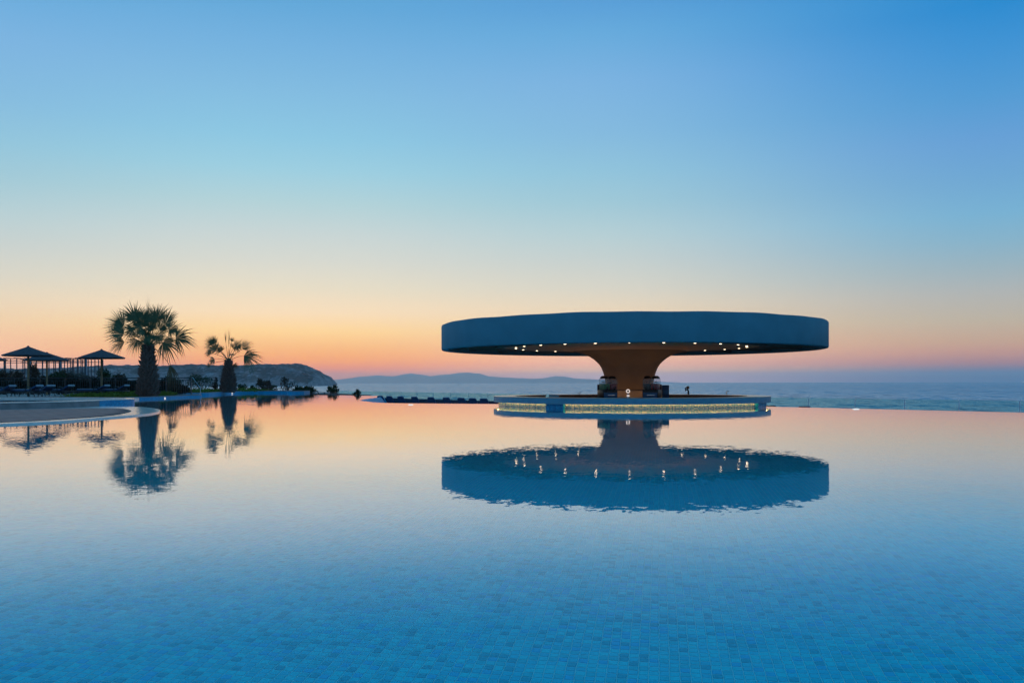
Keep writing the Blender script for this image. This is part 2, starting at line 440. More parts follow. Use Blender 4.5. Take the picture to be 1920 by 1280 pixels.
    def mesh(s, name, mat, smooth=False):
        me = bpy.data.meshes.new(name); me.from_pydata([tuple(v) for v in s.v], [], s.f); me.update()
        me.materials.append(M(mat))
        if smooth:
            for p in me.polygons: p.use_smooth = True
            try: me.set_sharp_from_angle(angle=radians(40))
            except Exception: pass
        return me
def empty(name, loc, rz=0.0):
    o = bpy.data.objects.new(name, None); C.objects.link(o)
    o.location = loc; o.rotation_euler = (0, 0, rz); o.empty_display_size = 0.2
    return o
def tag(o, label, cat, group=None):
    o['label'] = label; o['category'] = cat
    if group: o['group'] = group
    return o
def structure(o, label=None):
    o['kind'] = 'structure'
    if label: o['label'] = label
    return o
def copy_tree(o, parent=None):
    c = o.copy(); C.objects.link(c); c.parent = parent
    for ch in list(o.children): copy_tree(ch, c)
    return c
def smooth_closed(pts, sub=8):
    """Catmull-Rom through a closed plan outline"""
    out = []; n = len(pts)
    for i in range(n):
        p0, p1, p2, p3 = (Vector((*pts[(i + k - 1) % n][:2], 0)) for k in range(4))
        for j in range(sub):
            t = j / sub
            out.append(0.5 * ((2 * p1) + (-p0 + p2) * t + (2 * p0 - 5 * p1 + 4 * p2 - p3) * t * t + (-p0 + 3 * p1 - 3 * p2 + p3) * t ** 3))
    return out
def smooth_open(pts, sub=8):
    P = [Vector((*p[:2], 0)) for p in pts]; P = [2 * P[0] - P[1]] + P + [2 * P[-1] - P[-2]]
    out = []
    for i in range(1, len(P) - 2):
        for j in range(sub):
            t = j / sub; p0, p1, p2, p3 = P[i - 1:i + 3]
            out.append(0.5 * ((2 * p1) + (-p0 + p2) * t + (2 * p0 - 5 * p1 + 4 * p2 - p3) * t * t + (-p0 + 3 * p1 - 3 * p2 + p3) * t ** 3))
    out.append(P[-2]); return out
def offset_poly(poly, d):
    """move a closed counter-clockwise outline inwards by d"""
    n = len(poly); out = []
    for i in range(n):
        a, b, c = poly[i - 1], poly[i], poly[(i + 1) % n]
        t = (Vector((c[0] - a[0], c[1] - a[1]))).normalized()
        out.append((b[0] - t.y * d, b[1] + t.x * d))
    return out
def ccw(poly):
    A = sum(poly[i][0] * poly[(i + 1) % len(poly)][1] - poly[(i + 1) % len(poly)][0] * poly[i][1] for i in range(len(poly)))
    return poly if A > 0 else list(reversed(poly))
def wall_strip(name, line, z0, z1, mat, parent, closed=False):
    """upright sheet along a plan line, UVs in metres"""
    vs, fs, uv = [], [], []
    L = 0.0; pts = list(line) + ([line[0]] if closed else [])
    for i, p in enumerate(pts):
        if i: L += (Vector((pts[i][0], pts[i][1])) - Vector((pts[i - 1][0], pts[i - 1][1]))).length
        vs += [(p[0], p[1], z0), (p[0], p[1], z1)]; uv += [(L, z0 + 10), (L, z1 + 10)]
    for i in range(len(pts) - 1): fs.append((2 * i, 2 * i + 2, 2 * i + 3, 2 * i + 1))
    return mesh_obj(name, vs, fs, mat, parent, False, uv)

SEA_Z = -7.0
DEPTH = -1.2           # pool floor
# ------------------------------------------------------------------ sea and far land
structure(mesh_obj('sea', [(-60000, -20000, SEA_Z), (60000, -20000, SEA_Z), (60000, 70000, SEA_Z), (-60000, 70000, SEA_Z)], [(0, 1, 2, 3)], 'sea_water'))

def interp(tab, x):
    if x <= tab[0][0]: return tab[0][1]
    for (a, b), (c, d) in zip(tab, tab[1:]):
        if x <= c: return b + (d - b) * (x - a) / (c - a)
    return tab[-1][1]
def ridge_land(name, mat, prof, Y, depth, px0, px1, nx, ny, rough, seed, cliff=1.0):
    """land with a given skyline (photograph pixels) standing in the sea Y metres out"""
    vs, fs = [], []
    for j in range(ny):
        t = j / (ny - 1)
        for i in range(nx):
            px = px0 + (px1 - px0) * i / (nx - 1)
            top = at(px, interp(prof, px), Y)
            zt = top.z - SEA_Z
            bell = max(0.0, sin(pi * min(1.0, t * 1.0))) ** cliff
            y = Y + (t - 0.5) * depth * (0.15 + min(1.0, zt / (0.6 * rough[2] + 1e-6)) * 0.85)
            n_ = noise.fractal(Vector((top.x * rough[1] + seed, y * rough[1], seed)), 1.0, 2.0, 6)
            z = SEA_Z - 1 + (zt + 1) * bell + n_ * rough[0] * bell * min(1, zt / rough[2]) * (0.25 + abs(t - 0.5) * 2.2)
            n2 = noise.fractal(Vector((top.x * rough[1] * 1.7 + seed, y * rough[1], 3.3)), 1.0, 2.0, 5)
            z += rough[0] * .32 * noise.fractal(Vector((top.x * rough[1] * 5, y * rough[1] * 4, seed + 2)), 0.7, 2.0, 4) * bell * min(1, zt / rough[2])
            vs.append((top.x, y + n2 * rough[0] * 2.5, z))
    for j in range(ny - 1):
        for i in range(nx - 1):
            a = j * nx + i; fs.append((a, a + 1, a + nx + 1, a + nx))
    return structure(mesh_obj(name, vs, fs, mat, None, True))
head = [(-900, 640), (-400, 660), (-60, 690), (60, 692), (130, 690), (170, 687), (215, 685), (230, 687), (262, 685), (300, 687), (340, 684), (380, 682.5), (395, 685), (430, 686), (470, 685), (500, 683),
        (520, 684), (545, 683.5), (558, 682.5), (566, 683.2), (573, 685.5), (580, 688.5), (589, 692.5), (597, 697), (603, 701), (608.5, 705.5), (613, 709.5), (616, 713), (618, 717), (619, 724)]
ridge_land('headland', 'headland_rock', head, 2600, 420, -900, 619.2, 620, 90, (9.0, 0.014, 50.0), 4.2, 0.5)
mts = [(480, 716), (560, 714), (620, 713), (645, 710.5), (660, 708.5), (680, 706), (700, 704.5), (712, 703.5), (725, 705), (740, 705.5), (755, 702), (772, 699.5), (785, 701.5), (800, 703), (807, 705.5), (815, 703.5), (830, 702), (845, 701.5),
       (862, 698.5), (880, 698.5), (900, 700.5), (915, 705), (935, 707), (956, 708), (1000, 709.5), (1020, 708.5), (1040, 705), (1058, 705.5), (1075, 708.5), (1100, 710), (1130, 711.5), (1180, 713.5), (1260, 716), (1300, 718.0)]
ridge_land('distant_mountains', 'mountain_rock', mts, 30000, 5000, 430, 1300, 300, 16, (35.0, 0.0006, 150.0), 9.1, 0.7)

# haze: one closed body of air round the camera and everything
hz = MB().box((0, 17000, 185), (60000, 40000, 390))
hz_o = hz.build('haze', None, None)
hm = bpy.data.materials.new('haze_air'); hm.use_nodes = True
hm.node_tree.nodes.clear()
ho = hm.node_tree.nodes.new('ShaderNodeOutputMaterial')
hv = hm.node_tree.nodes.new('ShaderNodeVolumePrincipled')
hv.inputs['Color'].default_value = (0.99, 0.985, 0.98, 1)
hv.inputs['Density'].default_value = 4.6e-5
hv.inputs['Anisotropy'].default_value = 0.7
hm.node_tree.links.new(hv.outputs[0], ho.inputs['Volume'])
hz_o.data.materials.append(hm)
hz_o['kind'] = 'stuff'; hz_o['label'] = 'pale evening haze over sea and hills'

# ------------------------------------------------------------------ pool
BS = 1.136                      # the bar is modelled round its own axis and set out at this scale
AX, AY = 4.62 * BS, 34.47 * BS  # axis of the bar
ZO = 1.0 - BS
RB = 5.15                       # bar base wall, bar units
def bz(z): return z * BS + ZO
def P(x, y, z=0.0):
    v = on_z(x, y, z); return (v.x, v.y)
def arc(r, a0, a1, n):
    return [(AX + r * cos(radians(a0 + (a1 - a0) * i / n)), AY + r * sin(radians(a0 + (a1 - a0) * i / n))) for i in range(n + 1)]
e1, e2 = Vector(P(1920, 773.2)), Vector(P(1445, 762))
far_r = e1 + (e1 - e2) * 2.2
edge_right = [tuple(far_r), tuple(e1), tuple(e2)]
front_arc = arc(RB * BS, -29, -201, 96)
edge_left = [(p.x, p.y) for p in smooth_open([P(925, 757), P(820, 756.2), P(720, 755), P(685, 752.2)], 5)]
notch = [(p.x, p.y) for p in smooth_open([P(673, 750.6), P(685, 748), P(700, 746), P(712, 744.2), P(716, 743), P(700, 741.9), P(650, 741.0), P(605, 740.3), P(578, 738.8)], 5)]
outline = edge_right + front_arc + edge_left + notch + [(-22, 94), (-45, 94), (-45, -4), (far_r.x, -4)]
outline = ccw(outline)
pool_floor = structure(mesh_obj('pool_floor', [(x, y, DEPTH) for x, y in outline], [tuple(range(len(outline)))], 'pool_tile'))
structure(mesh_obj('pool_water', [(x, y, 0.0) for x, y in outline], [tuple(range(len(outline)))], 'pool_water'))
w = wall_strip('pool_wall', [(far_r.x, -4), (-45, -4), (-45, 60)], DEPTH, 0.1, 'wall_mosaic', None); structure(w)
# overflow edge: inner wall just under the water, sloping wet outer face
def weir(name, line, drop, outw):
    L = [Vector((x, y, 0)) for x, y in line]
    vs, fs, uv = [], [], []; acc = 0
    for i, p in enumerate(L):
        t = (L[min(i + 1, len(L) - 1)] - L[max(i - 1, 0)]).normalized()
        nrm = Vector((t.y, -t.x, 0)) * outw
        if i: acc += (p - L[i - 1]).length
        for q, z in ((p, DEPTH), (p, -0.006), (p + nrm * 0.12, -0.02), (p + nrm * 0.5, -drop), (p + nrm * 0.55, -1.1)):
            vs.append((q.x, q.y, z)); uv.append((acc, z + 10 + (0 if z > -0.01 else 0)))
    for i in range(len(L) - 1):
        for k in range(4): a = i * 5 + k; fs.append((a, a + 5, a + 6, a + 1))
    return structure(mesh_obj(name, vs, fs, 'wall_mosaic', None, False, uv))
weir('overflow_edge', edge_right, 0.7, 1)
weir('overflow_edge', edge_left + notch, 0.55, 1)

# mosaic tiles of the pool floor near the camera
def appear(X, Y):
    """pixel at which a point of the floor shows through the still water"""
    D = sqrt(X * X + Y * Y); lo, hi = 0.0, D
    for _ in range(26):
        m = (lo + hi) / 2
        si = m / sqrt(m * m + CAM.z ** 2); st = si / 1.333
        if m + (-DEPTH) * st / sqrt(1 - st * st) < D: lo = m
        else: hi = m
    k = m / D
    d = Vector((X * k, Y * k, -CAM.z))
    return CX + F * d.dot(_r) / d.y, CY - F * d.dot(_u) / d.y
cg, sg = cos(GRID), sin(GRID)
# node rotation: grid = Rz(GRID) * world  ->  world = Rz(-GRID) * grid
tiles = []
for iv in range(int(2.6 / TILE), int(10.5 / TILE)):
    v = (iv + 0.5) * TILE
    for iu in range(int(-(0.62 * v + 2.4) / TILE), int((0.62 * v + 0.9) / TILE)):
        u = (iu + 0.5) * TILE
        X, Y = u * cg + v * sg, -u * sg + v * cg
        if Y < 2.5 or abs(X) > 0.62 * Y + 0.1: continue
        tiles.append((X, Y))
near = []
for X, Y in tiles:
    if Y > 5.2: continue
    x, y = appear(X, Y)
    if -8 < x < 1928 and y < 1286: near.append((y, X, Y))
near.sort(reverse=True)
single = set((X, Y) for y, X, Y in near[:300])
hw = (TILE - GROUT) / 2
def tile_geo(mb, X, Y, z0, rnd):
    R = Matrix.Rotation(-GRID, 3, 'Z'); o = Vector((X, Y, z0))
    tx, ty = rnd.uniform(-.012, .012), rnd.uniform(-.012, .012)
    b = 0.0035
    vs = [R @ Vector((sx * hw, sy * hw, 0)) + o for sx, sy in ((-1, -1), (1, -1), (1, 1), (-1, 1))]
    vs += [R @ Vector((sx * (hw - b), sy * (hw - b), 0.004 + tx * sx * hw + ty * sy * hw)) + o for sx, sy in ((-1, -1), (1, -1), (1, 1), (-1, 1))]
    mb.add(vs, [(4, 5, 6, 7), (0, 1, 5, 4), (1, 2, 6, 5), (2, 3, 7, 6), (3, 0, 4, 7)])
rt = random.Random(5)
tm = MB(); tile_geo(tm, 0, 0, 0, rt); tile_me = tm.mesh('tile', 'pool_tile')
for X, Y in sorted(single): add_obj('tile', tile_me, pool_floor, (X, Y, DEPTH + 0.001))
vs, fs = [], []
ms = MB()
for X, Y in tiles:
    if (X, Y) not in single and Y > 3.3: tile_geo(ms, X, Y, DEPTH + 0.001, rt)
o = ms.build('mosaic_tiles', 'pool_tile', pool_floor); o['kind'] = 'stuff'

# ------------------------------------------------------------------ ground beside and behind the pool
gm = MB()
gm.prism([(-400, -300), (70, -300), (70, -4.02), (-400, -4.02)], -1.5, 0.1)
structure(gm.build('deck_ground', 'terrace_stone'))
gm = MB(); gm.prism([(-400, -4), (-45.02, -4), (-45.02, 108), (-400, 108)], -1.5, 0.1)
structure(gm.build('ground', 'scrub_land'))
# coast falling to the sea on the left
cv, cf = [], []
xs = [-900, -600, -400, -250, -170, -120, -90, -80, -66, -55, -44]
for j in range(24):
    t = j / 23; y = 95 + 420 * t ** 1.5
    for i, x in enumerate(xs):
        xx = x - (t ** 1.2) * 120 if x > -300 else x
        z = 0.0 - 7.6 * t ** 0.8 + 1.2 * noise.fractal(Vector((xx * .03, y * .03, 1)), 1, 2, 4) * t
        if i == len(xs) - 1: z -= 2 * min(1, t * 4)
        cv.append((xx, y, z))
for j in range(23):
    for i in range(len(xs) - 1):
        a = j * len(xs) + i; cf.append((a, a + 1, a + len(xs) + 1, a + len(xs)))
structure(mesh_obj('coast', cv, cf, 'scrub_land', None, True))
# lower terrace beyond the overflow edge, and the bank below it
def fence_Y(x):
    return interp([(500, 90), (600, 78), (631, 73.5), (700, 66), (760, 61.5), (830, 57.3), (915, 52.8), (1060, 47), (1240, 41.8), (1437, 37.2), (1600, 34.0), (1750, 31.6), (1920, 29.4), (2300, 25.3), (2800, 21.5)], x)
def fence_pt(x, dy=0.0):
    Y = fence_Y(x) + dy
    v = at(x, 717, Y); return (v.x, v.y)
LT = -0.85
fx = [560, 600, 631, 700, 760, 830, 915, 1060, 1240, 1437, 1600, 1750, 1920, 2300, 2800]
inner = [(p[0], p[1]) for p in (edge_left + notch)]
poly = [fence_pt(x, 0.6) for x in fx]
lt = [(v.x, v.y) for v in (Vector((far_r.x + 1, far_r.y - 2)),)]
terr = poly + [(far_r.x + 3, far_r.y - 3), (11.5, 34.5), (5, 39), (-1.5, 41), (-7, 44), (-12, 55), (-17, 70)]
terr = ccw(terr)
tm = MB(); tm.prism(terr, LT - 0.3, LT); structure(tm.build('lower_terrace', 'terrace_stone'))
bv, bf = [], []
for i, x in enumerate(fx):
    a = Vector((*fence_pt(x, 0.62), LT)); nrm = Vector((0.6, 0.8, 0))
    for d, z in ((0, LT), (1.0, -3.0), (62, -3.1), (85, -7.6)):
        q = a + nrm * d; bv.append((q.x, q.y, z))
for i in range(len(fx) - 1):
    for k in range(3): a = i * 4 + k; bf.append((a, a + 4, a + 5, a + 1))
structure(mesh_obj('sea_bank', bv, bf, 'scrub_land'))

# ------------------------------------------------------------------ the bar
bar = empty('pool_bar', (AX, AY, ZO)); bar.scale = (BS, BS, BS)
tag(bar, 'round swim-up bar under a huge blue disc roof on a flared column', 'bar')
# all parts are modelled round the axis
rm = MB()
rm.lathe([(0.01, 3.10), (6.9, 3.16), (7.28, 3.215), (7.36, 3.205), (7.38, 3.17), (7.38, 2.30), (7.365, 2.265), (7.33, 2.256), (7.12, 2.256), (7.10, 2.275), (7.10, 2.47), (0.5, 2.47)], 128)
for v in rm.v:   # hand-trowelled plaster: the rim is not quite true
    a = atan2(v.y, v.x); k = 1 + 0.0012 * sin(7 * a) + 0.0010 * sin(17 * a + 1)
    v.x *= k; v.y *= k
    if v.z > 2.6: v.z += 0.008 * sin(9 * a) + 0.006 * sin(23 * a + 2)
roof = rm.build('roof', 'render_blue', bar, True)
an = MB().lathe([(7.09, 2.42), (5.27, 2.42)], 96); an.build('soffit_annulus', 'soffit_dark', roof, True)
rib = MB(); rib.add([(5.26, -.22, 2.352), (7.10, -.30, 2.352), (7.10, .30, 2.352), (5.26, .22, 2.352), (5.26, -.22, 2.425), (7.10, -.30, 2.425), (7.10, .30, 2.425), (5.26, .22, 2.425)],
                [(0, 3, 2, 1), (4, 5, 6, 7), (0, 1, 5, 4), (2, 3, 7, 6), (1, 2, 6, 5), (3, 0, 4, 7)])
rib_me = rib.mesh('soffit_rib', 'soffit_dark')
for k in range(20): add_obj('soffit_rib', rib_me, roof, (0, 0, 0), (0, 0, 2 * pi * (k + .5) / 20))
MB().lathe([(5.28, 2.345), (5.28, 2.45), (4.96, 2.45), (4.96, 2.345)], 96, closed=True).build('soffit_ring', 'column_tan', roof, True)
# inner soffit flows into the column
prof = [(4.97, 2.372), (4.6, 2.370), (4.0, 2.366), (3.4, 2.350), (2.9, 2.325), (2.5, 2.28), (2.2, 2.228), (1.95, 2.17), (1.75, 2.11), (1.58, 2.03), (1.42, 1.93), (1.29, 1.82), (1.19, 1.72), (1.10, 1.58), (1.035, 1.42), (0.985, 1.26), (0.945, 1.05), (0.92, 0.85), (0.91, 0.70)]
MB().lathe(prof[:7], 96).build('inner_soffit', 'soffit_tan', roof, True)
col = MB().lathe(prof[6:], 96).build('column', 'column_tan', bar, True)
MB().lathe([(0.90, -0.6), (0.96, -0.6), (0.96, 0.69), (0.90, 0.70)], 64).build('plinth', 'plinth_grey', col, True)
tl = MB().lathe([(0.046, 0.0), (0.066, 0.0), (0.066, -0.006), (0.046, -0.008)], 18, closed=True)
nf = len(tl.f)
tl.lathe([(0.048, -0.004), (0.044, -0.012), (0.026, -0.017), (0.004, -0.018)], 18)
tl_me = tl.mesh('downlight', 'soffit_dark'); tl_me.materials.append(M('downlight'))
for p in list(tl_me.polygons)[nf:]: p.material_index = 1
th0 = atan2(-AY, -AX)
for k in range(24):
    a = th0 + 2 * pi * k / 24
    add_obj('downlight', tl_me, roof, (4.5 * cos(a), 4.5 * sin(a), 2.369))
MB().box((7.2 * cos(th0 + .0), 7.2 * sin(th0 + .0), 2.246), (0.10, 0.62, 0.018), th0).build('hatch', 'soffit_dark', roof)

# counter: open at the back left for the staff
GA0, GA1 = radians(134), radians(484)       # from the gap all the way round
def ring(prof_, name, mat, parent, a0=GA0 - 2 * pi + 2 * pi, a1=None, n=120, smooth=True):
    mb = MB().lathe(prof_, n, (0, 0, 0), True, a0, a1 if a1 else GA1)
    return mb.build(name, mat, parent, smooth)
counter = ring([(4.50, 0.455), (5.33, 0.455), (5.345, 0.462), (5.345, 0.477), (5.335, 0.483), (4.50, 0.483)], 'counter', 'counter_stone', bar)
ring([(4.60, 0.305), (5.34, 0.305), (5.34, 0.453), (4.60, 0.453)], 'counter_fascia', 'counter_edge', counter)
ring([(5.29, 0.262), (5.34, 0.262), (5.34, 0.304), (5.29, 0.304)], 'lip', 'counter_edge', counter)
ring([(4.56, -0.6), (4.60, -0.6), (4.60, 0.452), (4.56, 0.452)], 'inner_panel', 'counter_wood', counter)
def base_px(a):
    X, Y = AX + BS * RB * cos(a), AY + BS * RB * sin(a); return CX + F * X / Y
def ang_of(px):
    best = min((abs(base_px(radians(-170 + 0.1 * i)) - px), -170 + 0.1 * i) for i in range(1600))
    return radians(best[1])
def base_strip(name, a0, a1, mat, r, z0, z1, n=60):
    vs, fs, uv = [], [], []
    for i in range(n + 1):
        a = a0 + (a1 - a0) * i / n
        vs += [(r * cos(a), r * sin(a), z0), (r * cos(a), r * sin(a), z1)]; uv += [(r * a + 50, z0 + 10), (r * a + 50, z1 + 10)]
    for i in range(n): fs.append((2 * i, 2 * i + 2, 2 * i + 3, 2 * i + 1))
    return mesh_obj(name, vs, fs, mat, counter, True, uv)
base_strip('base_wall', GA0, GA1, 'bar_mosaic', RB, DEPTH, 0.304, 160)
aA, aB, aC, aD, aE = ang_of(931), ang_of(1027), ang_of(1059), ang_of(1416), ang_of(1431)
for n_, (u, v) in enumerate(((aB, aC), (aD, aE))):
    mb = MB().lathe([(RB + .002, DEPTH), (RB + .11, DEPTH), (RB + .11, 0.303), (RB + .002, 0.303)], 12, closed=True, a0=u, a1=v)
    ob = mb.build('spill_block_panel', 'gap_mosaic', counter, True)  # proud section added to block LED spill, so the gaps stay dark
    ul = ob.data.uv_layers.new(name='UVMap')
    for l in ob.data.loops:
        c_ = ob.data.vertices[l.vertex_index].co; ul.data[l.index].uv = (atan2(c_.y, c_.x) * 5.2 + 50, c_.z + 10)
def led(name, u, v, r0, r1, z, mat, n=60):
    mb = MB().lathe([(r0, z), (r1, z), (r1, z + 0.012), (r0, z + 0.012)], n, closed=True, a0=u, a1=v)
    return mb.build(name, mat, counter)
led('led_strip', aA - radians(50), aB - .004, RB + .025, RB + .042, 0.290, 'led_warm')
led('led_strip', aC + .004, aD - .004, RB + .025, RB + .042, 0.290, 'led_warm')
led('led_strip', aE + .01, radians(60), RB + .025, RB + .042, 0.290, 'led_warm')
MB().lathe([(0.0, -0.6), (RB - .05, -0.6)], 64).build('bar_floor', 'bar_floor', bar)
MB().lathe([(1.25, -0.6), (2.55, -0.6), (2.55, 0.28), (2.62, 0.29), (2.62, 0.33), (1.0, 0.33)], 72).build('back_counter', 'counter_wood', bar, True)
mb = MB().lathe([(1.42, 0.331), (1.48, 0.331), (1.48, 0.343), (1.42, 0.343)], 72, closed=True)
mb.build('soffit_fill_strip', 'soffit_fill', bar)  # unseen glowing ring, added to warm the soffit and column

# ------------------------------------------------------------------ drinks machines and taps on the bar
def slush_machine(loc, rz, colours, label):
    t = empty('slush_machine', loc, rz); t.scale = (BS, BS, BS); tag(t, label, 'drink machine', 'slush machines on the bar')
    m = MB(); m.rbox((0, 0.05, 0.17), (0.60, 0.50, 0.32), 0.02); m.build('body', 'dark_plastic', t, True)
    m = MB(); m.rbox((0, 0.27, 0.40), (0.60, 0.08, 0.24), 0.015); m.build('rear_panel', 'dark_plastic', t, True)
    m = MB(); m.rbox((0, -0.205, 0.125), (0.54, 0.02, 0.19), 0.006); fp = m.build('front_panel', 'label_blue', t, True)
    m = MB(); m.rbox((0.03, -0.217, 0.12), (0.30, 0.006, 0.05), 0.002); m.build('badge', 'steel', fp, True)
    m = MB(); m.rbox((0, -0.25, 0.015), (0.56, 0.16, 0.03), 0.006); m.build('drip_tray', 'blue_plastic', t, True)
    for i, cname in enumerate(colours):
        x = -0.15 + 0.30 * i
        m = MB(); m.rbox((x, 0.0, 0.44), (0.255, 0.40, 0.22), 0.03); m.build('slush', cname, t, True)
        m = MB(); m.rbox((x, 0.0, 0.525), (0.28, 0.43, 0.42), 0.035); b = m.build('bowl', 'clear_bowl', t, True)
        m = MB(); m.tube([(x, -0.10, 0.60), (x, 0.18, 0.60)], 0.02, 8); m.build('auger', 'dark_plastic', b, True)
        pr = [(0.001, 0.105), (0.05, 0.103), (0.09, 0.092), (0.125, 0.065), (0.147, 0.025), (0.15, 0.0), (0.001, 0.0)]
        m = MB().lathe(pr, 28, (0, 0, 0))
        for v in m.v: v.y *= 1.5; v.x += x; v.z += 0.737
        m.build('lid', 'dark_plastic', t, True)
        m = MB(); m.tube([(x, -0.20, 0.36), (x, -0.27, 0.35), (x, -0.275, 0.27)], [0.03, 0.026, 0.018], 10); m.rbox((x, -0.29, 0.40), (0.03, 0.03, 0.12), 0.008)
        m.build('spout', 'dark_plastic', t, True)
    return t
pA = at(1140, 717, 32.5 * BS); pB = at(1222, 717, 32.5 * BS)
slush_machine((pA.x, pA.y, 0.33), radians(20), ('slush_green', 'slush_red'), 'left twin-bowl slush machine with green and red slush before the column')
slush_machine((pB.x, pB.y, 0.33), radians(-26), ('slush_dark', 'slush_red'), 'right twin-bowl slush machine beside the tall blue box')
pc = at(1247.5, 717, 33.2 * BS)
t = empty('ice_dispenser', (pc.x, pc.y, bz(0.331)), radians(-6)); t.scale = (BS,) * 3; tag(t, 'tall blue box standing right of the right-hand slush machine', 'dispenser')
m = MB(); m.rbox((0, 0, 0.285), (0.26, 0.34, 0.57), 0.015); m.build('body', 'blue_plastic', t, True)
m = MB(); m.rbox((0, -0.172, 0.30), (0.20, 0.012, 0.16), 0.004); m.build('front_panel', 'label_blue', t, True)
m = MB(); m.rbox((0, -0.19, 0.02), (0.25, 0.10, 0.03), 0.006); m.build('drip_tray', 'steel', t, True)
# tap with a pale ring on top, in front of the column
pt = at(1177.5, 717, 32.0 * BS)
t = empty('tap_tower', (pt.x, pt.y, bz(0.331))); t.scale = (BS,) * 3; tag(t, 'white ring-topped drinks tap in the middle of the bar before the column', 'tap')
m = MB(); m.tube([(0, 0, 0), (0, 0, 0.03), (0, 0, 0.24)], [0.06, 0.04, 0.035], 14); m.build('stem', 'steel', t, True)
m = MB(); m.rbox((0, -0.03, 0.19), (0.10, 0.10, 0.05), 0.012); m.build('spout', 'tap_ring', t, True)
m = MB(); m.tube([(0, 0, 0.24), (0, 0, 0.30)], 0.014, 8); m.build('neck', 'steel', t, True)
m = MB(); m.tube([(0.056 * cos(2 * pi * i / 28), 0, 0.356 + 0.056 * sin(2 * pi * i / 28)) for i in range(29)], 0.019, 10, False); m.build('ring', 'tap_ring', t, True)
m = MB(); m.tube([(0, 0.004, 0.356), (0, 0.016, 0.356)], 0.045, 20); m.build('badge', 'dark_plastic', t, True)
# dark beer tap on the far counter
pt = at(1289.5, 717, 38.75 * BS)
t = empty('beer_tap', (pt.x, pt.y, bz(0.483))); t.scale = (BS,) * 3; tag(t, 'dark beer tap with round badge on the far counter right of the column', 'tap')
m = MB(); m.tube([(0.03, 0, 0), (0.03, 0, 0.10), (0.02, 0, 0.17), (-0.03, 0, 0.20), (-0.10, 0, 0.20)], [0.045, 0.04, 0.035, 0.03, 0.022], 12); m.build('column', 'dark_plastic', t, True)
m = MB(); m.tube([(-0.10, 0, 0.29), (-0.10, 0, 0.20), (-0.10, 0, 0.13)], [0.028, 0.022, 0.016], 10); m.build('spout', 'dark_plastic', t, True)
m = MB(); m.tube([(0.0, -0.03, 0.29), (0.0, 0.03, 0.29)], 0.07, 24); b = m.build('badge', 'dark_plastic', t, True)
m = MB(); m.tube([(0.0, -0.034, 0.29), (0.0, -0.031, 0.29)], 0.05, 24); m.build('badge_face', 'counter_wood', b)
for px, Y, h, lab in ((1086, 38.6, 0.10, 'small pale bent faucet on the far counter left of the slush machines'), (1362.5, 37.0, 0.16, 'small tap on the right end of the far counter')):
    q = at(px, 717, Y * BS)
    t = empty('faucet', (q.x, q.y, bz(0.483))); t.scale = (BS,) * 3; tag(t, lab, 'faucet')
    m = MB(); m.tube([(0, 0, 0), (0, 0, h * .7), (0.02, -.03, h), (0.06, -.08, h * .95), (0.07, -.10, h * .75)], [0.025, 0.018, 0.016, 0.014, 0.013], 10); m.build('spout', 'steel', t, True)
    m = MB(); m.tube([(-0.03, 0, h * .5), (-0.07, 0, h * .62)], 0.01, 8); m.build('lever', 'steel', t, True)

# ------------------------------------------------------------------ glass fence and loungers on the lower terrace
posts = [631, 652, 675, 699.7, 725.4, 752.8, 781.7, 812.1, 844.4, 878, 914.8, 952.9, 993, 1036, 1082, 1131, 1184, 1241, 1302, 1367, 1437, 1516, 1603, 1696, 1798, 1912, 2040]
FK = 1.72                  # the fence stands on lower ground, well beyond the loungers
def far_pt(x):
    v = at(x, 717, fence_Y(x) * FK); return Vector((v.x, v.y, 0))
ZT, ZG = -0.11, -3.05
fe = empty('glass_fence', (*far_pt(1240).xy, ZG)); tag(fe, 'long clear glass fence with thin posts along the seaward edge', 'fence')
FO = Vector((fe.location.x, fe.location.y, 0))
for i, x in enumerate(posts):
    p = far_pt(x) - FO
    q = far_pt(posts[min(i + 1, len(posts) - 1)]) - far_pt(posts[max(i - 1, 0)])
    m = MB(); m.box((p.x, p.y, (ZT - ZG) / 2), (0.03, 0.03, ZT - ZG + 0.04), atan2(q.y, q.x)); m.build('post', 'post_grey', fe)
    if i + 1 < len(posts):
        p2 = far_pt(posts[i + 1]) - FO
        d = p2 - p; c = (p + p2) / 2; L = d.length
        m = MB(); m.box((c.x, c.y, ZT - ZG - .55), (L - 0.10, 0.012, 1.1), atan2(d.y, d.x)); m.build('glass_panel', 'fence_glass', fe)
        m = MB(); m.box((c.x, c.y, ZT - ZG + .015), (L - 0.10, 0.03, 0.02), atan2(d.y, d.x)); m.build('edge_strip', 'fence_glass', fe)
# low dark parapet behind the loungers
pw = empty('low_parapet', (*fence_pt(820), LT)); tag(pw, 'low dark parapet wall running behind the navy loungers', 'wall')
PO = Vector((pw.location.x, pw.location.y, 0))
for i in range(len(posts) - 1):
    if posts[i] < 690: continue
    p = Vector((*fence_pt(posts[i]), 0)) - PO; p2 = Vector((*fence_pt(posts[i + 1]), 0)) - PO
    d = p2 - p; c = (p + p2) / 2
    m = MB(); m.box((c.x, c.y, (-0.09 - LT) / 2), (d.length - .006, 0.18, -0.09 - LT), atan2(d.y, d.x)); m.build('block', 'navy_dark', pw)

